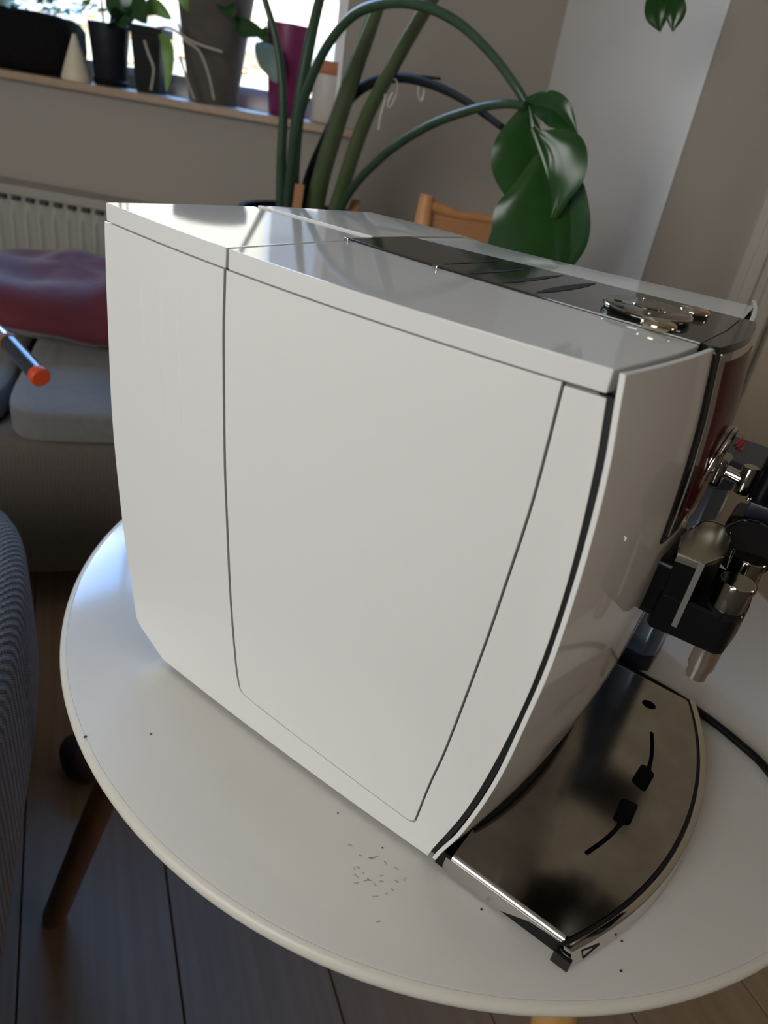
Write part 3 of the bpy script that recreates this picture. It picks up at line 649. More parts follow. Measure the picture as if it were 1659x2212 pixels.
mk('mirror_face', blk(.0925, .1786, .2365, .3374, .0008, .0021, .0035), 'chrome', cm, bevel=.0003, ang=50)
mk('reflection_panel', blk(.0985, .1560, .2440, .3330, .0015, .0025, .0035), 'red_reflection', cm, bevel=.0003, ang=50)  # panel that carries a mirrored dark red as its own colour
mp0 = Vector((0.3800, 0.1257, 0.3064))
for k in range(4): mk('printed_mark', MB().box(XF(mp0.y, mp0.z) + .0018 + .0022, XF(mp0.y, mp0.z) + .0018 + .0030, mp0.y - .0006, mp0.y + .0006, mp0.z - .004 + k * .0026, mp0.z - .0024 + k * .0026), 'black_gap', cm)
rcx = Vector((XF(.134, .270) + .0030, .134, .270)); rax = Vector((1, 0, -.12))
rk = mk('rotary_switch', MB().lathe([(.0220, -.002), (.0220, .0015), (.0205, .0026), (.0150, .0026), (.0140, .0008), (.0001, .0012)], rcx, 56, rax), 'dark_chrome', cm, ang=50)
mk('switch_ring', MB().torus(rcx + rax * .0020, rax, .0222, .0012, 64, 10), 'chrome', rk)
mk('inner_ring', MB().torus(rcx + rax * .0022, rax, .0152, .0009, 48, 8), 'chrome', rk)

# --- spout
hexa = [(0.3856, 0.1005, 0.2255), (0.4006, 0.1024, 0.2255), (0.4069, 0.1260, 0.2255), (0.4025, 0.1580, 0.2255), (0.3911, 0.1598, 0.2255), (0.3863, 0.1553, 0.2255), (0.3812, 0.1245, 0.2255)]
hx = [(p[0], p[1]) for p in hexa]
cx_, cy_ = .395, .130
ins = lambda k: [(cx_ + (x - cx_) * k, cy_ + (y - cy_) * k) for x, y in hx]
# rounded right side between the corners
hx2 = [hx[0], hx[1]] + [tuple(v[:2]) for v in spl([(*hx[1], 0), (*hx[2], 0), (*hx[3], 0)], 6)[1:-1]] + [hx[3], hx[4], hx[5], hx[6]]
sp_ = mk('coffee_spout', MB().plate([(cx_ + (x - cx_) * .97, cy_ + (y - cy_) * .97) for x, y in hx2], .1745, .2222), 'black_plastic', cm, bevel=.0012, seg=3, ang=25)
mk('spout_cap', MB().plate(hx2, .2222, .2255), 'cap_steel', sp_, ang=30)
rim_ = [Vector((*p, .2256)) for p in hx2]; rim_ = rim_ + [rim_[0]]
mk('cap_rim', MB().tube(rim_, .00045, 6), 'chrome', sp_)
a, b = Vector(hexa[0]), Vector(hexa[1]); d = (b - a).normalized()
mk('cap_front', MB().obox((a + b) / 2 + Vector((0, -.0002, -.0024)), (b - a) * .5, Vector((-d.y, d.x, 0)) * .0006, (0, 0, .0022)), 'steel_bright', sp_, bevel=.0003)
mk('trim_strip', MB().obox(b - d * .0016 + Vector((0, -.0003, -.0226)), d * .0016, Vector((-d.y, d.x, 0)) * .0008, (0, 0, .0226)), 'grey_strip', sp_, bevel=.0003)
lb = [(.3835, .105), (.3866, .1012), (.4008, .1032), (.4240, .1045), (.4280, .1080), (.4300, .130), (.4285, .156), (.424, .160), (.390, .162), (.3795, .150)]
mk('spout_base', MB().plate(lb, .1722, .1985), 'black_plastic', sp_, bevel=.003, seg=3, ang=30)
mk('spout_neck', MB().box(.366, .392, .104, .158, .178, .216), 'black_plastic', sp_, bevel=.004, seg=3)
for y in (.1145, .150):
    mk('knob', MB().lathe([(.0096, .1975), (.0096, .2165), (.0090, .2176), (.0001, .2178)], (.4190, y, 0), 40), 'dark_chrome', sp_, ang=40)
    mk('knob_rim', MB().torus((.4190, y, .2172), (0, 0, 1), .0093, .0004, 40, 6), 'chrome', sp_)
    mk('knob_collar', MB().lathe([(.0108, .196), (.0108, .1995), (.0100, .2005), (.0098, .2005)], (.4190, y, 0), 36), 'black_gloss', sp_)
    mk('nozzle', MB().lathe([(.0052, .1465), (.0060, .1468), (.0062, .1545), (.0074, .1550), (.0076, .1560), (.0076, .1735)], (.4205, y + .001, 0), 36), 'steel_bright', sp_, ang=40)
# milk frother arm beyond it
ml = mk('frother_arm', MB().box(.397, .452, .170, .202, .206, .2290), 'black_plastic', cm, bevel=.005, seg=3, label='black milk frother arm')
mk('frother_disc', MB().lathe([(.0001, 0), (.0165, 0), (.0175, .002), (.0175, .010), (.0165, .012)], (.413, .166, .2155), 40, (.25, -1, .35)), 'black_gloss', ml, ang=50)
mk('frother_top', MB().box(.404, .446, .176, .205, .229, .2400), 'navy', ml, bevel=.002)
mk('valve', MB().lathe([(.0046, .2385), (.0050, .240), (.0050, .256), (.0044, .2568)], (.3965, .188, 0), 24), 'steel', ml, ang=40)
mk('hose_connector', MB().tube([(.4085, .1885, .238), (.4090, .1885, .268)], [.0070, .0072], 24), 'black_plastic', ml)
mk('screw', MB().lathe([(.0016, 0), (.0016, .0012), (.001, .002)], (.4030, .176, .2405), 12), 'chrome', ml)
mk('steam_tube', MB().tube([(.368, .188, .2500), (.3935, .188, .2470)], .0044, 24), 'chrome', ml)
mk('wall_plate', MB().box(.362, .384, .178, .198, .238, .258), 'dark_chrome', ml, bevel=.004, seg=3)

# --- drip tray
ACX, ACY = .1773, .1335
def arc(R, y0, y1, n): return [(ACX + math.sqrt(R * R - (y - ACY) ** 2), y) for y in [lin(y0, y1, k / n) for k in range(n + 1)]]
def filled(outer, holes, z0, z1):
    bm = bmesh.new(); loops = []
    for poly in [outer] + holes:
        vs_ = [bm.verts.new((x, y, z1)) for x, y in poly]; es = [bm.edges.new((vs_[i], vs_[(i + 1) % len(vs_)])) for i in range(len(vs_))]; loops += es
    bmesh.ops.triangle_fill(bm, use_beauty=True, use_dissolve=False, edges=loops)
    bm.verts.index_update()
    mb = MB(); V = [v.co.copy() for v in bm.verts]; k = len(V); F = [[v.index for v in f.verts] for f in bm.faces]
    B = [[v.index for v in e.verts] for e in bm.edges if len(e.link_faces) == 1]
    mb.add(V + [Vector((p.x, p.y, z0)) for p in V], F + [[k + i for i in reversed(f)] for f in F] + [[a, b, k + b, k + a] for a, b in B]); bm.free(); return mb
def slot(sgn):
    mir = lambda p: (p[0], p[1] if sgn > 0 else 2 * ACY - p[1])
    pad = []
    cyc = [(.4128, .1432), (.4245, .1400), (.4252, .1632), (.4140, .1668)]
    for k in range(4):          # rounded pad corners
        p = Vector((*cyc[k], 0)); a = Vector((*cyc[k - 1], 0)); b = Vector((*cyc[(k + 1) % 4], 0)); r = .0036
        q0 = p + (a - p).normalized() * r; q1 = p + (b - p).normalized() * r
        pad.append([tuple((q0 * (1 - t) ** 2 + p * 2 * t * (1 - t) + q1 * t * t)[:2]) for t in (0, .25, .5, .75, 1)])
    cl = [(.4196, .1652), (.4182, .1750), (.4150, .1880), (.4100, .2030)]
    C_ = spl([(*p, 0) for p in cl], 5); left, right = [], []
    for i, p in enumerate(C_):
        t = (C_[min(i + 1, len(C_) - 1)] - C_[max(0, i - 1)]).normalized(); nn = Vector((-t.y, t.x, 0)); left.append(tuple((p + nn * .0015)[:2])); right.append(tuple((p - nn * .0015)[:2]))
    tip = C_[-1]; t = (C_[-1] - C_[-2]).normalized(); nn = Vector((-t.y, t.x, 0))
    cap = [tuple((tip + (nn * -math.cos(w) + t * math.sin(w)) * .0015)[:2]) for w in (PI * .2, PI * .4, PI * .6, PI * .8)]
    # right side of the arm is the outer (larger x) one
    poly = pad[0] + pad[1] + pad[2] + right[2:] + cap + list(reversed(left[2:])) + pad[3]
    return [mir(p) for p in poly]
XI = .3440
outer = [(XI, .0040)] + arc(.2775, .0040, .2630, 44) + [(XI, .2630)]
hole = [(.3978 + .0058 * math.cos(w), .2338 + .0050 * math.sin(w)) for w in [2 * PI * k / 20 for k in range(20)]]
ZP = .018
dt = mk('drip_tray', MB().plate([(XI - .01, .0052)] + arc(.2772, .0052, .2618, 30) + [(XI - .01, .2618)], .0022, .0050), 'black_gap', cm, bevel=.001, ang=40)
for ye in (.0014, .2644): mk('pan_wall', MB().box(XI - .01, .4215, ye, ye + .0012, .0022, .0165), 'black_plastic', dt)
mk('tray_plate', filled(outer, [slot(1), slot(-1), hole], ZP - .0009, ZP), 'steel', dt, ang=50)
# folded near lip of the plate: rounded bend and a side flange cut away towards the front
def lip(ysgn, ye):
    pr_ = [(0, ZP)] + [(math.sin(w) * .0032, ZP - .0032 + math.cos(w) * .0032) for w in [PI / 2 * k / 6 for k in range(1, 7)]]
    mb = MB()
    def P(u, v): x = lin(XI, .4215, u); k = pr_[round(v * 6)]; return Vector((x, ye + ysgn * k[0], k[1]))
    return mb.grid(P, 8, 6)
mk('plate_bend', lip(-1, .0040), 'steel_bright', dt); mk('plate_bend', lip(1, .2630), 'steel_bright', dt)
for ye in (.0008, .2662):
    prof = [(.3405, .0148), (.3398, .0060), (.3402, .0040), (.3420, .0026), (.3760, .0024), (.3830, .0040), (.3920, .0085), (.4000, .0125), (.4120, .0140), (.4218, .0142), (.4218, .0149)]
    mk('side_flange', MB().prism([(x, ye - .0004, z) for x, z in prof], [(x, ye + .0004, z) for x, z in prof]), 'steel_bright', dt)
# chrome band along the front edge
bi, bo_ = arc(.2802, -.0020, .2690, 60), arc(.2848, -.0020, .2690, 60)
def bandp(u, v, k): R = lin(.2802, .2848, k) + (.0016 * (1 - v)) ; y = lin(-.0022, .2692, u); return Vector((ACX + math.sqrt(R * R - (y - ACY) ** 2), y, lin(.0016, .0172, v)))
mk('front_band', MB().slab(lambda u, v: bandp(u, v, 1), lambda u, v: bandp(u, v, 0), 60, 3), 'chrome', dt, bevel=.0006, seg=2, ang=50)
for y0, y1 in ((-.0052, -.0020), (.2690, .2722)):
    mk('band_end', MB().box(.4190, .4302, y0, y1, .0020, .0118), 'black_gloss', dt, bevel=.0008)
mk('black_seam', MB().slab(lambda u, v: Vector((*arc(.2800, -.001, .268, 40)[round(u * 40)], lin(.0150, .0168, v))), lambda u, v: Vector((*arc(.2778, -.001, .268, 40)[round(u * 40)], lin(.0150, .0168, v))), 40, 1), 'black_gap', dt)
# dark outline triangle on the band
tri = [(-.0005 + .009, .0130), (.0085, .0052), (.0205, .0120)]
tri = [(.0052, .0135), (.0078, .0048), (.0185, .0098)]
def bs(y, z): k = (z - .0016) / .0156; R = .2848 + .0016 * (1 - k) + .0001; return Vector((ACX + math.sqrt(R * R - (y - ACY) ** 2), y, z))
for i in range(3):
    a, b = tri[i], tri[(i + 1) % 3]
    mk('triangle_mark', MB().tube([bs(lin(a[0], b[0], k / 5), lin(a[1], b[1], k / 5)) for k in range(6)], .0005, 6), 'black_gap', dt)
# dried drip marks on the rear of the side
for (x, za, zb, w) in ((.0560, .304, .232, .0008), (.0760, .304, .226, .0007), (.0930, .302, .221, .0009)):
    def dm(u, v, o):
        z = lin(za, zb, v); ww = w * (.1 + .9 * math.sin(PI * min(1, v + .12)) ** .8) * (2 * u - 1); return Vector((x + .003 * v + ww, Yb(x, z) - .0003 * o * (1 - abs(2 * u - 1)) + .0004 * (1 - o), z))
    mk('drip_mark', MB().slab(lambda u, v: dm(u, v, 1), lambda u, v: dm(u, v, 0), 4, 12), 'white_edge', cm)

# power cord on the table
cp = spl([(.10, .283, .0035), (.30, .285, .0035), (.40, .2835, .0035), (0.4384, 0.2759, 0.0035), (0.4680, 0.2656, 0.0035), (0.4964, 0.2503, 0.0035), (.525, .215, .0035), (.556, .17, .0035), (.575, .12, -.03), (.585, .05, -.2), (.60, .0, -.496)], 8)
tag(mk('power_cord', MB().tube(cp, .0034, 12), 'black_plastic', None, (.43, .28, 0)), 'black power cord running across the white table past the tray', 'cord')

# milk container behind the spout
mc = thing('milk_container', 'blue-grey metal milk container with slate lid behind the spouts', 'container', (.35, .33, 0))
cb = [(.300, .292), (.372, .292), (.3815, .300), (.3815, .340), (.372, .348), (.300, .348)]
mk('body', MB().plate(cb, .018, .194), 'blue_steel', mc, bevel=.002, ang=20)
mk('base_band', MB().plate(cb, .0, .018), 'navy', mc, bevel=.001, ang=20)
mk('collar', MB().plate([(.298, .290), (.3735, .290), (.3835, .299), (.3835, .342), (.3735, .350), (.298, .350)], .194, .2055), 'slate', mc, bevel=.001, ang=20)
mk('label_patch', MB().box(.3812, .3818, .306, .320, .170, .184), 'white_edge', mc, label='pale sticker with a red mark')
lp_ = [(.340, .288), (.425, .288), (.425, .349), (.362, .349), (.354, .344), (.340, .335)]
mk('lid', MB().plate(lp_, .2058, .2215), 'slate', mc, bevel=.002, seg=3, ang=20)
zig = [(0.3714, 0.3505, 0.2217), (0.3700, 0.3236, 0.2217), (0.3737, 0.3447, 0.2217), (0.3725, 0.3186, 0.2217), (0.3760, 0.3390, 0.2217), (0.3772, 0.3152, 0.2217), (0.3736, 0.3172, 0.2217)]
mk('red_mark', MB().tube(zig, .0008, 6), 'red_print', mc)

# ================================================================== PLANT BEHIND
pt = thing('large_potted_plant', 'tall houseplant with thick green stalks and drooping leaves', 'potted plant', (-.45, 1.02, FZ))
pc = Vector((-0.6292, 0.9791, 0.1795)); pc.z = 0
mk('pot', MB().lathe([(.10, FZ), (.115, FZ + .02), (.165, .145), (.172, .150), (.172, .180), (.160, .180), (.158, .150), (.0001, .148)], pc, 48), 'pot_black', pt, ang=50)
def stalk(pts, r0, r1, m='petiole', flat=.8, name='petiole'):
    S = spl(pts, 8); k = len(S) - 1
    return mk(name, MB().tube(S, [lin(r0, r1, i / k) for i in range(k + 1)], 12, flat), m, pt)
stalk([(-0.6712, 0.9087, 0.1240), (-0.6656, 0.8889, 0.2777), (-0.6624, 0.8792, 0.3832), (-0.6775, 0.8704, 0.4713), (-0.7078, 0.8530, 0.5514), (-0.7529, 0.8384, 0.6397), (-0.8062, 0.8307, 0.7068)], .013, .003)
stalk([(-0.6454, 0.9121, 0.1295), (-0.6376, 0.8934, 0.2824), (-0.6205, 0.8803, 0.4038), (-0.6043, 0.8780, 0.4930), (-0.5789, 0.8696, 0.5683), (-0.5489, 0.8638, 0.6561), (-0.5168, 0.8593, 0.7466)], .017, .006)
stalk([(-0.6282, 0.8758, 0.1350), (-0.6083, 0.8527, 0.2447), (-0.5593, 0.8117, 0.3610), (-0.4815, 0.7642, 0.4557), (-0.4001, 0.7304, 0.5135), (-0.3148, 0.6988, 0.5323), (-0.2354, 0.6753, 0.5316), (-0.1685, 0.6678, 0.5159), (-0.1068, 0.6572, 0.4871), (-0.0614, 0.6488, 0.4583), (-0.0384, 0.6505, 0.4385)], .0085, .0052, 'petiole', 1.0)
stalk([(-0.6112, 0.9318, 0.1361), (-0.5825, 0.9138, 0.2498), (-0.5369, 0.8939, 0.3619), (-0.4896, 0.8750, 0.4611), (-0.4553, 0.8602, 0.5227), (-0.4235, 0.8438, 0.5723), (-0.3750, 0.8257, 0.6402), (-0.3234, 0.8093, 0.7152)], .024, .004, 'petiole_olive')
stalk([(-0.5606, 0.9264, 0.1474), (-0.5195, 0.9039, 0.2442), (-0.4574, 0.8705, 0.3714), (-0.3903, 0.8399, 0.4605), (-0.3040, 0.7974, 0.5526), (-0.2411, 0.7644, 0.6101), (-0.1465, 0.7498, 0.6802), (-0.0347, 0.7566, 0.6691), (0.0375, 0.7636, 0.6197), (0.0499, 0.7708, 0.5946)], .018, .005, 'petiole_olive')
stalk([(-0.5476, 0.9223, 0.1686), (-0.4795, 0.8808, 0.2557), (-0.3605, 0.8110, 0.3357), (-0.2409, 0.7414, 0.3900), (-0.1407, 0.6838, 0.4201), (-0.0764, 0.6517, 0.4338), (-0.0351, 0.6409, 0.4366)], .0085, .0048, 'petiole', 1.0)
stalk([(-0.6959, 0.9869, 0.1150), (-0.6693, 0.9791, 0.2348), (-0.6204, 0.9611, 0.3213), (-0.5594, 0.9386, 0.3970), (-0.4788, 0.9043, 0.4371), (-0.3871, 0.8649, 0.4515), (-0.2874, 0.8070, 0.4475), (-0.1894, 0.7481, 0.4335), (-0.0781, 0.6738, 0.4086)], .014, .0042, 'petiole_dark', 1.0)
stalk([(-0.3891, 0.8637, 0.4512), (-0.3549, 0.8720, 0.4571), (-0.3180, 0.8817, 0.4594)], .003, .002, 'petiole_dark', 1.0, 'broken_stub')
stalk([(-0.6623, 0.9716, 0.1230), (-0.6189, 0.9620, 0.3046), (-0.5843, 0.9589, 0.4152), (-0.5454, 0.9583, 0.5233), (-0.5250, 0.9585, 0.5869), (-0.5089, 0.9562, 0.6713), (-0.4948, 0.9413, 0.7516)], .013, .004)
for a, b in (((-0.5944, 0.8606, 0.1431), (-0.5895, 0.8635, 0.2498)), ((-0.5175, 0.9282, 0.1568), (-0.5033, 0.9363, 0.2386))):
    mk('stake', MB().obox((Vector(a) + Vector(b)) / 2, (Vector(b) - Vector(a)) / 2, U * .009, N * .0025), 'stake', pt)
def blade(mid, widths_l, widths_r, side, fold, m='leaf', wav=.002, name='leaf_blade', thick=.0007):
    S = spl(mid, 7); k = len(S) - 1; side = Vector(side).normalized()
    wl = [(i / (len(widths_l) - 1), w) for i, w in enumerate(widths_l)]; wr = [(i / (len(widths_r) - 1), w) for i, w in enumerate(widths_r)]
    def P(u, v, o):
        i = round(v * k); t = (S[min(i + 1, k)] - S[max(i - 1, 0)]).normalized(); sd_ = (side - t * side.dot(t)).normalized(); nn = t.cross(sd_)
        a = 2 * u - 1; w = max(.0004, cub(v, wl if a < 0 else wr)); d = abs(a)
        return S[i] + sd_ * (a * w * math.cos(fold)) + nn * (d * w * math.sin(fold) - .25 * w * d * d + wav * math.sin(v * 9 + a * 2) * d + o)
    return mk(name, MB().slab(lambda u, v: P(u, v, 0), lambda u, v: P(u, v, thick), 12, k), m, pt)
PXM = 1 / 1220.0
UV = U
blade([(-0.0397, 0.6497, 0.4398), (-0.0216, 0.6486, 0.4097), (-0.0042, 0.6529, 0.3782), (0.0111, 0.6560, 0.3426), (0.0193, 0.6608, 0.3159)], [.004, 66 * PXM, 78 * PXM, 56 * PXM, .004], [.002, 14 * PXM, 20 * PXM, 24 * PXM, .003], UV, .35)
blade([(0.0038, 0.6345, 0.3894), (0.0237, 0.6402, 0.3558), (0.0415, 0.6447, 0.3152), (0.0517, 0.6448, 0.2715), (0.0583, 0.6486, 0.2247)], [.01, 88 * PXM, 106 * PXM, 110 * PXM, 80 * PXM], [.004, 20 * PXM, 26 * PXM, 24 * PXM, .01], UV, .28)
blade([(-0.0097, 0.6209, 0.4149), (0.0314, 0.6331, 0.3730), (0.0512, 0.6445, 0.3392), (0.0635, 0.6516, 0.2969), (0.0658, 0.6530, 0.2565)], [.003, 20 * PXM, 30 * PXM, 28 * PXM, .008], [.004, 26 * PXM, 32 * PXM, 30 * PXM, .006], UV, .5)
blade([(0.0033, 0.6169, 0.4089), (0.0261, 0.6185, 0.3923), (0.0400, 0.6207, 0.3690), (0.0445, 0.6233, 0.3435), (0.0450, 0.6236, 0.3220)], [.003, 12 * PXM, 14 * PXM, 10 * PXM, .003], [.006, 42 * PXM, 40 * PXM, 18 * PXM, .004], UV + N * -.35, .15)
blade([(-0.0409, 0.6491, 0.4406), (-0.0162, 0.6402, 0.4389), (0.0089, 0.6432, 0.4339), (0.0390, 0.6490, 0.4138)], [.006, 26 * PXM, 26 * PXM, .001], [.004, 18 * PXM, 26 * PXM, .001], (0, 0, -1), .6)
blade([(0.0499, 0.7708, 0.5946), (0.0477, 0.7695, 0.5758), (0.0521, 0.7720, 0.5577), (0.0593, 0.7762, 0.5401)], [.004, 18 * PXM, 19 * PXM, .001], [.004, 14 * PXM, 18 * PXM, .001], UV, .25)
blade([(0.0499, 0.7708, 0.5946), (0.0661, 0.7686, 0.5768), (0.0729, 0.7725, 0.5592), (0.0755, 0.7740, 0.5411)], [.004, 13 * PXM, 15 * PXM, .001], [.004, 11 * PXM, 15 * PXM, .001], UV, .25)
for a_, b_, c_ in (((-0.8062, 0.8307, 0.7068), (-0.8285, 0.8179, 0.7581), (-0.8486, 0.7947, 0.7926)), ((-0.5168, 0.8593, 0.7466), (-0.5042, 0.8550, 0.7981), (-0.5038, 0.8322, 0.8458)), ((-0.3234, 0.8093, 0.7152), (-0.2922, 0.8042, 0.7565), (-0.2443, 0.7857, 0.7764)), ((-0.4948, 0.9413, 0.7516), (-0.4841, 0.9243, 0.8023), (-0.4778, 0.9280, 0.8455))):
    blade([a_, b_, c_], [.004, .05, .001], [.004, .05, .001], U, .3)
# clear plant clips dangling from the dark stalk
for pts in ([(-0.3941, 0.8493, 0.4505), (-0.3792, 0.8463, 0.4438), (-0.3781, 0.8470, 0.4258), (-0.3851, 0.8429, 0.4061), (-0.3887, 0.8409, 0.4124), (-0.3839, 0.8436, 0.4282)], [(-0.3435, 0.8554, 0.4553), (-0.3421, 0.8562, 0.4376), (-0.3366, 0.8594, 0.4231), (-0.3332, 0.8613, 0.4324), (-0.3344, 0.8607, 0.4489)], [(-0.4117, 0.8507, 0.4447), (-0.4056, 0.8542, 0.4197), (-0.4090, 0.8523, 0.3912), (-0.4091, 0.8522, 0.3697)]):
    mk('plant_clip', MB().tube(spl(pts, 5), .0016, 8), 'clear_plastic', pt)

# ================================================================== RATTAN CHAIR
cr_ = thing('rattan_chair', 'orange-brown chair with woven cane back beside the plant', 'chair', RP(0.1, 1.0, FZ))
a0 = Vector((-0.1408, 0.6145, 0.3146)); a1 = Vector((-0.0616, 0.7410, 0.3135)); hd = Vector((a1.x - a0.x, a1.y - a0.y, 0)).normalized()
zt = a0.z
mk('back_post', MB().tube([a0 + Vector((0, 0, -.62)), a0 + Vector((0, 0, -.1)), a0 + hd * .002 + Vector((0, 0, .0))], [.015, .014, .010], 14), 'rattan', cr_)
a1b = a0 + hd * .250
mk('back_post', MB().tube([a1b + Vector((0, 0, -.62)), a1b + Vector((0, 0, -.1)), a1b], [.015, .014, .010], 14), 'rattan', cr_)
mk('top_rail', MB().tube([a0 + hd * .005 + Vector((0, 0, -.012)), a0 + hd * .05 + Vector((0, 0, -.021)), a0 + hd * .14 + Vector((0, 0, -.023)), a0 + hd * .20 + Vector((0, 0, -.021)), a1b - hd * .005 + Vector((0, 0, -.012))], [.009, .006, .006, .006, .009], 12), 'rattan', cr_)
mk('lower_rail', MB().tube([a0 + hd * .01 + Vector((0, 0, -.22)), a1b + Vector((0, 0, -.22))], .009, 12), 'rattan', cr_)
mb = MB()
for k in range(34): x = .015 + k * .0066; mb.obox(a0 + hd * x + Vector((0, 0, -.12)), hd * .0022, Vector((-hd.y, hd.x, 0)) * .001, (0, 0, .097))
for k in range(27): mb.obox(a0 + hd * .125 + Vector((0, 0, -.028 - .0066 * k)), hd * .117, Vector((-hd.y, hd.x, 0)) * .0014, (0, 0, .0022))
mk('cane_panel', mb, 'cane', cr_, kind='stuff')
sq = a0 + hd * .21 + Vector((-hd.y, hd.x, 0)) * -.0
bk2 = Vector((-hd.y, hd.x, 0))
mk('seat', MB().obox(a0 + hd * .125 + bk2 * .15 + Vector((0, 0, -.27)), hd * .125, bk2 * .14, (0, 0, .012)), 'cane', cr_, bevel=.006)
for s_ in (0, .250): mk('leg', MB().tube([a0 + hd * s_ + bk2 * .27 + Vector((0, 0, -.28)), a0 + hd * s_ + bk2 * .27 + Vector((0, 0, FZ - a0.z))], .014, 12), 'rattan', cr_)
for s_ in (0, .250): mk('leg', MB().tube([a0 + hd * s_ + Vector((0, 0, -.60)), a0 + hd * s_ + Vector((0, 0, FZ - a0.z))], .014, 12), 'rattan', cr_)

# ================================================================== THINGS ON THE SILL
SI = 0.3402
def on_sill(px, perp):          # (u, perp) for things standing on the sill
    return px
def sp_at(q): return Vector((q[0], q[1], SI))
# dark planter with pale foliage
p0 = sp_at((-1.6651, 0.9007, 0.3440))
pl = thing('planter', 'long dark fibre planter at the left end of the windowsill', 'planter', p0)
mb = MB().soft(p0 + Vector((0, 0, .066)), U * .20, N * .075, Vector((0, 0, .066)), .35, 40, 16)
for p in mb.v: p += Vector((random.uniform(-.004, .004), random.uniform(-.004, .004), random.uniform(-.003, .004) if p.z > SI + .02 else 0))
mk('basket', mb, 'planter_dark', pl)
mb = MB()
for k in range(520):
    c = p0 + U * random.uniform(-.16, .24) + N * random.uniform(-.05, .08) + Vector((0, 0, random.uniform(.115, .15) + random.random() ** 1.5 * .2)); a = random.uniform(0, 6.3); t = Vector((math.cos(a), math.sin(a), random.uniform(-.4, .8))).normalized(); s_ = t.cross(Vector((.3, .2, 1))).normalized(); L = random.uniform(.012, .024)
    mb.add([c - t * L, c + s_ * L * .5, c + t * L, c - s_ * L * .5, c + Vector((0, 0, .001))], [(0, 1, 4), (1, 2, 4), (2, 3, 4), (3, 0, 4)])
mk('foliage', mb, 'leaf_light', pl, kind='stuff')
# cream cone shell
c = sp_at((-1.4257, 0.9465, 0.3446)); tag(mk('shell', MB().lathe([(.034, 0), (.036, .008), (.020, .055), (.004, .10)], c, 20), 'cream', None, c), 'cream cone-shaped shell next to the dark planter on the windowsill', 'shell')
# navy pot with broad leaf
def pot(mb, c, rb, rt, h, n=32): return mb.lathe([(rb * .9, 0), (rb, .004), (rt, h - .004), (rt, h), (rt - .006, h), (rt - .008, h - .02), (.0001, h - .02)], c, n)
c = sp_at((-1.4120, 1.0352, 0.3386)); npot = thing('navy_pot', 'dark navy flowerpot with a broad green leaf on windowsill', 'flowerpot', c)
mk('pot', pot(MB(), c, .038, .050, .135), 'pot_navy', npot, ang=50); mk('saucer', MB().lathe([(.038, 0), (.045, .012), (.043, .014), (.036, .004)], c + U * .0, 28), 'pot_black', npot)
mk('cane_stick', MB().tube([c + U * .02 + Vector((0, 0, .10)), c + U * .012 + Vector((0, 0, .33))], .004, 8), 'orange_band', npot)
mk('cane_stick', MB().tube([c - U * .01 + Vector((0, 0, .10)), c - U * .03 + Vector((0, 0, .36))], .0025, 8), 'twig', npot)
mk('cane_stick', MB().tube([c + U * .0 + Vector((0, 0, .10)), c + U * .05 + Vector((0, 0, .38))], .0022, 8), 'twig', npot)
def leafon(parent, mid, w, side, m, fold=.2):
    S = spl(mid, 6); k = len(S) - 1; side = Vector(side).normalized()
    def P(u, v, o):
        i = round(v * k); t = (S[min(i + 1, k)] - S[max(i - 1, 0)]).normalized(); s_ = (side - t * side.dot(t)).normalized(); nn = t.cross(s_); a = 2 * u - 1
        ww = max(.0004, w * math.sin(PI * min(1, max(.0, v * .96 + .04))) ** .75); return S[i] + s_ * a * ww * math.cos(fold) + nn * (abs(a) * ww * math.sin(fold) + o)
    return mk('leaf', MB().slab(lambda u, v: P(u, v, 0), lambda u, v: P(u, v, .0007), 6, k), m, parent)
leafon(npot, [c + Vector((0, 0, .12)), (-1.3485, 1.0257, 0.4888), (-1.3024, 1.0292, 0.5204), (-1.2671, 1.0381, 0.4856)], .042, U + Vector((0, 0, .9)), 'leaf')
leafon(npot, [(-1.3491, 1.0254, 0.4698), (-1.3428, 1.0175, 0.5158), (-1.3484, 1.0142, 0.5782)], .04, U, 'leaf')
leafon(npot, [(-1.3173, 1.0669, 0.5068), (-1.2919, 1.0815, 0.5249), (-1.2550, 1.1028, 0.5055)], .018, Vector((0, 0, 1)), 'leaf_light')
# small black square pot
c = sp_at((-1.3185, 1.0893, 0.3357)); bp_ = thing('square_pot', 'small black square plant pot with trailing leaf on windowsill', 'flowerpot', c)
q0 = [c + U * (.030 * i) + N * (.030 * j) for i, j in ((-1, -1), (1, -1), (1, 1), (-1, 1))]; q1 = [c + U * (.039 * i) + N * (.039 * j) + Vector((0, 0, .14)) for i, j in ((-1, -1), (1, -1), (1, 1), (-1, 1))]
mk('pot', MB().prism(q0, q1), 'pot_black', bp_, bevel=.004)
mk('rim', MB().prism([p + Vector((0, 0, 0)) for p in [c + U * (.042 * i) + N * (.042 * j) + Vector((0, 0, .125)) for i, j in ((-1, -1), (1, -1), (1, 1), (-1, 1))]], [c + U * (.042 * i) + N * (.042 * j) + Vector((0, 0, .143)) for i, j in ((-1, -1), (1, -1), (1, 1), (-1, 1))]), 'pot_black', bp_, bevel=.003)
leafon(bp_, [(-1.2406, 1.0534, 0.4684), (-1.2115, 1.0529, 0.4473), (-1.2045, 1.0511, 0.4096), (-1.2097, 1.0481, 0.3500)], .015, U, 'leaf_light')
mk('aerial_root', MB().tube(spl([(-1.2693, 1.0310, 0.4506), (-1.2514, 1.0298, 0.4217), (-1.2376, 1.0321, 0.3944), (-1.2442, 1.0282, 0.3491)], 6), .003, 8), 'root', bp_)
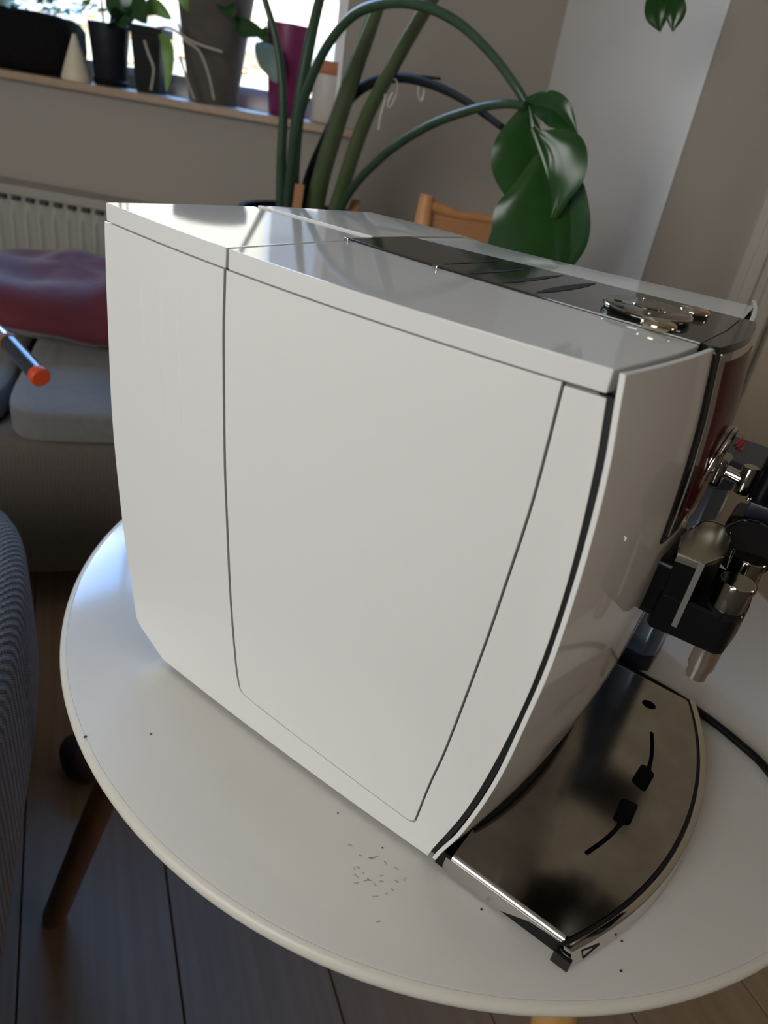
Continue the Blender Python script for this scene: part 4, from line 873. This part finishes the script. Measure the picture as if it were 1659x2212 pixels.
# large taupe pot
c = sp_at((-1.1782, 1.1702, 0.3314)); tp_ = thing('taupe_pot', 'large grey-brown tapered pot with hanging roots on windowsill', 'flowerpot', c)
mk('pot', MB().lathe([(.056, 0), (.060, .005), (.094, .245), (.100, .25), (.100, .280), (.092, .280), (.090, .255), (.0001, .25)], c, 40), 'pot_taupe', tp_, ang=50)
mk('soil', MB().lathe([(.0001, .250), (.090, .252), (.08, .262), (.0001, .266)], c, 28), 'soil', tp_)
for pts in ([(-1.1766, 1.0557, 0.4951), (-1.1517, 1.0527, 0.4664), (-1.1166, 1.0673, 0.4483), (-1.1002, 1.0825, 0.4046), (-1.0949, 1.0971, 0.3531)], [(-1.2538, 1.0573, 0.4819), (-1.1911, 1.0473, 0.4836), (-1.1265, 1.0616, 0.4634), (-1.0684, 1.0951, 0.4544)], [(-1.1735, 1.0575, 0.4324), (-1.1534, 1.0576, 0.3963), (-1.1370, 1.0728, 0.3459)]):
    mk('aerial_root', MB().tube(spl(pts, 6), .0028, 8), 'root', tp_)
for a, b in (((-1.1800, 1.1577, 0.5212), (-1.1953, 1.1257, 0.6063)), ((-1.1650, 1.1663, 0.5236), (-1.1831, 1.1674, 0.6147)), ((-1.1791, 1.1351, 0.5132), (-1.1917, 1.1163, 0.5690))):
    mk('stem', MB().tube([a, b], .007, 8), 'twig', tp_)
leafon(tp_, [(-1.1704, 1.1055, 0.5323), (-1.1710, 1.0820, 0.5465), (-1.1850, 1.0624, 0.5689)], .022, Vector((0, 0, 1)), 'leaf_light')
leafon(tp_, [(-1.1270, 1.1305, 0.5483), (-1.0922, 1.1275, 0.5429), (-1.0696, 1.1290, 0.5249)], .022, U, 'leaf')
leafon(tp_, [(-1.1120, 1.1623, 0.5176), (-1.0673, 1.1650, 0.5121), (-1.0189, 1.1814, 0.5091)], .02, Vector((0, 0, 1)), 'leaf')
# magenta pot
c = sp_at((-1.0058, 1.2582, 0.3288)); mp_ = thing('magenta_pot', 'magenta flowerpot with grey-green leaf behind the big plant stalks', 'flowerpot', c)
mk('pot', pot(MB(), c, .044, .060, .195, 36), 'pot_magenta', mp_, ang=50)
leafon(mp_, [(-1.0367, 1.1826, 0.4873), (-0.9956, 1.1660, 0.4673), (-0.9723, 1.1679, 0.4416), (-0.9644, 1.1724, 0.4095)], .03, U, 'leaf_grey')
leafon(mp_, [(-1.0667, 1.1885, 0.4968), (-1.0380, 1.1819, 0.5123), (-1.0099, 1.1866, 0.4873)], .018, U, 'leaf')
mk('stem', MB().tube([(-1.0428, 1.2138, 0.4736), (-1.0308, 1.2207, 0.5231), (-0.9814, 1.2492, 0.5217)], .003, 8), 'leaf', mp_)
# white jar with orange band
c = sp_at((-0.9159, 1.3102, 0.3339)); jr = thing('white_jar', 'white jar with orange band at the right end of windowsill', 'jar', c)
mk('body', MB().lathe([(.036, 0), (.040, .004), (.042, .105), (.040, .11)], c, 32), 'white_pot', jr, ang=50)
mk('band', MB().lathe([(.041, .105), (.044, .108), (.044, .132), (.041, .135), (.0001, .135)], c, 32), 'orange_band', jr, ang=50)
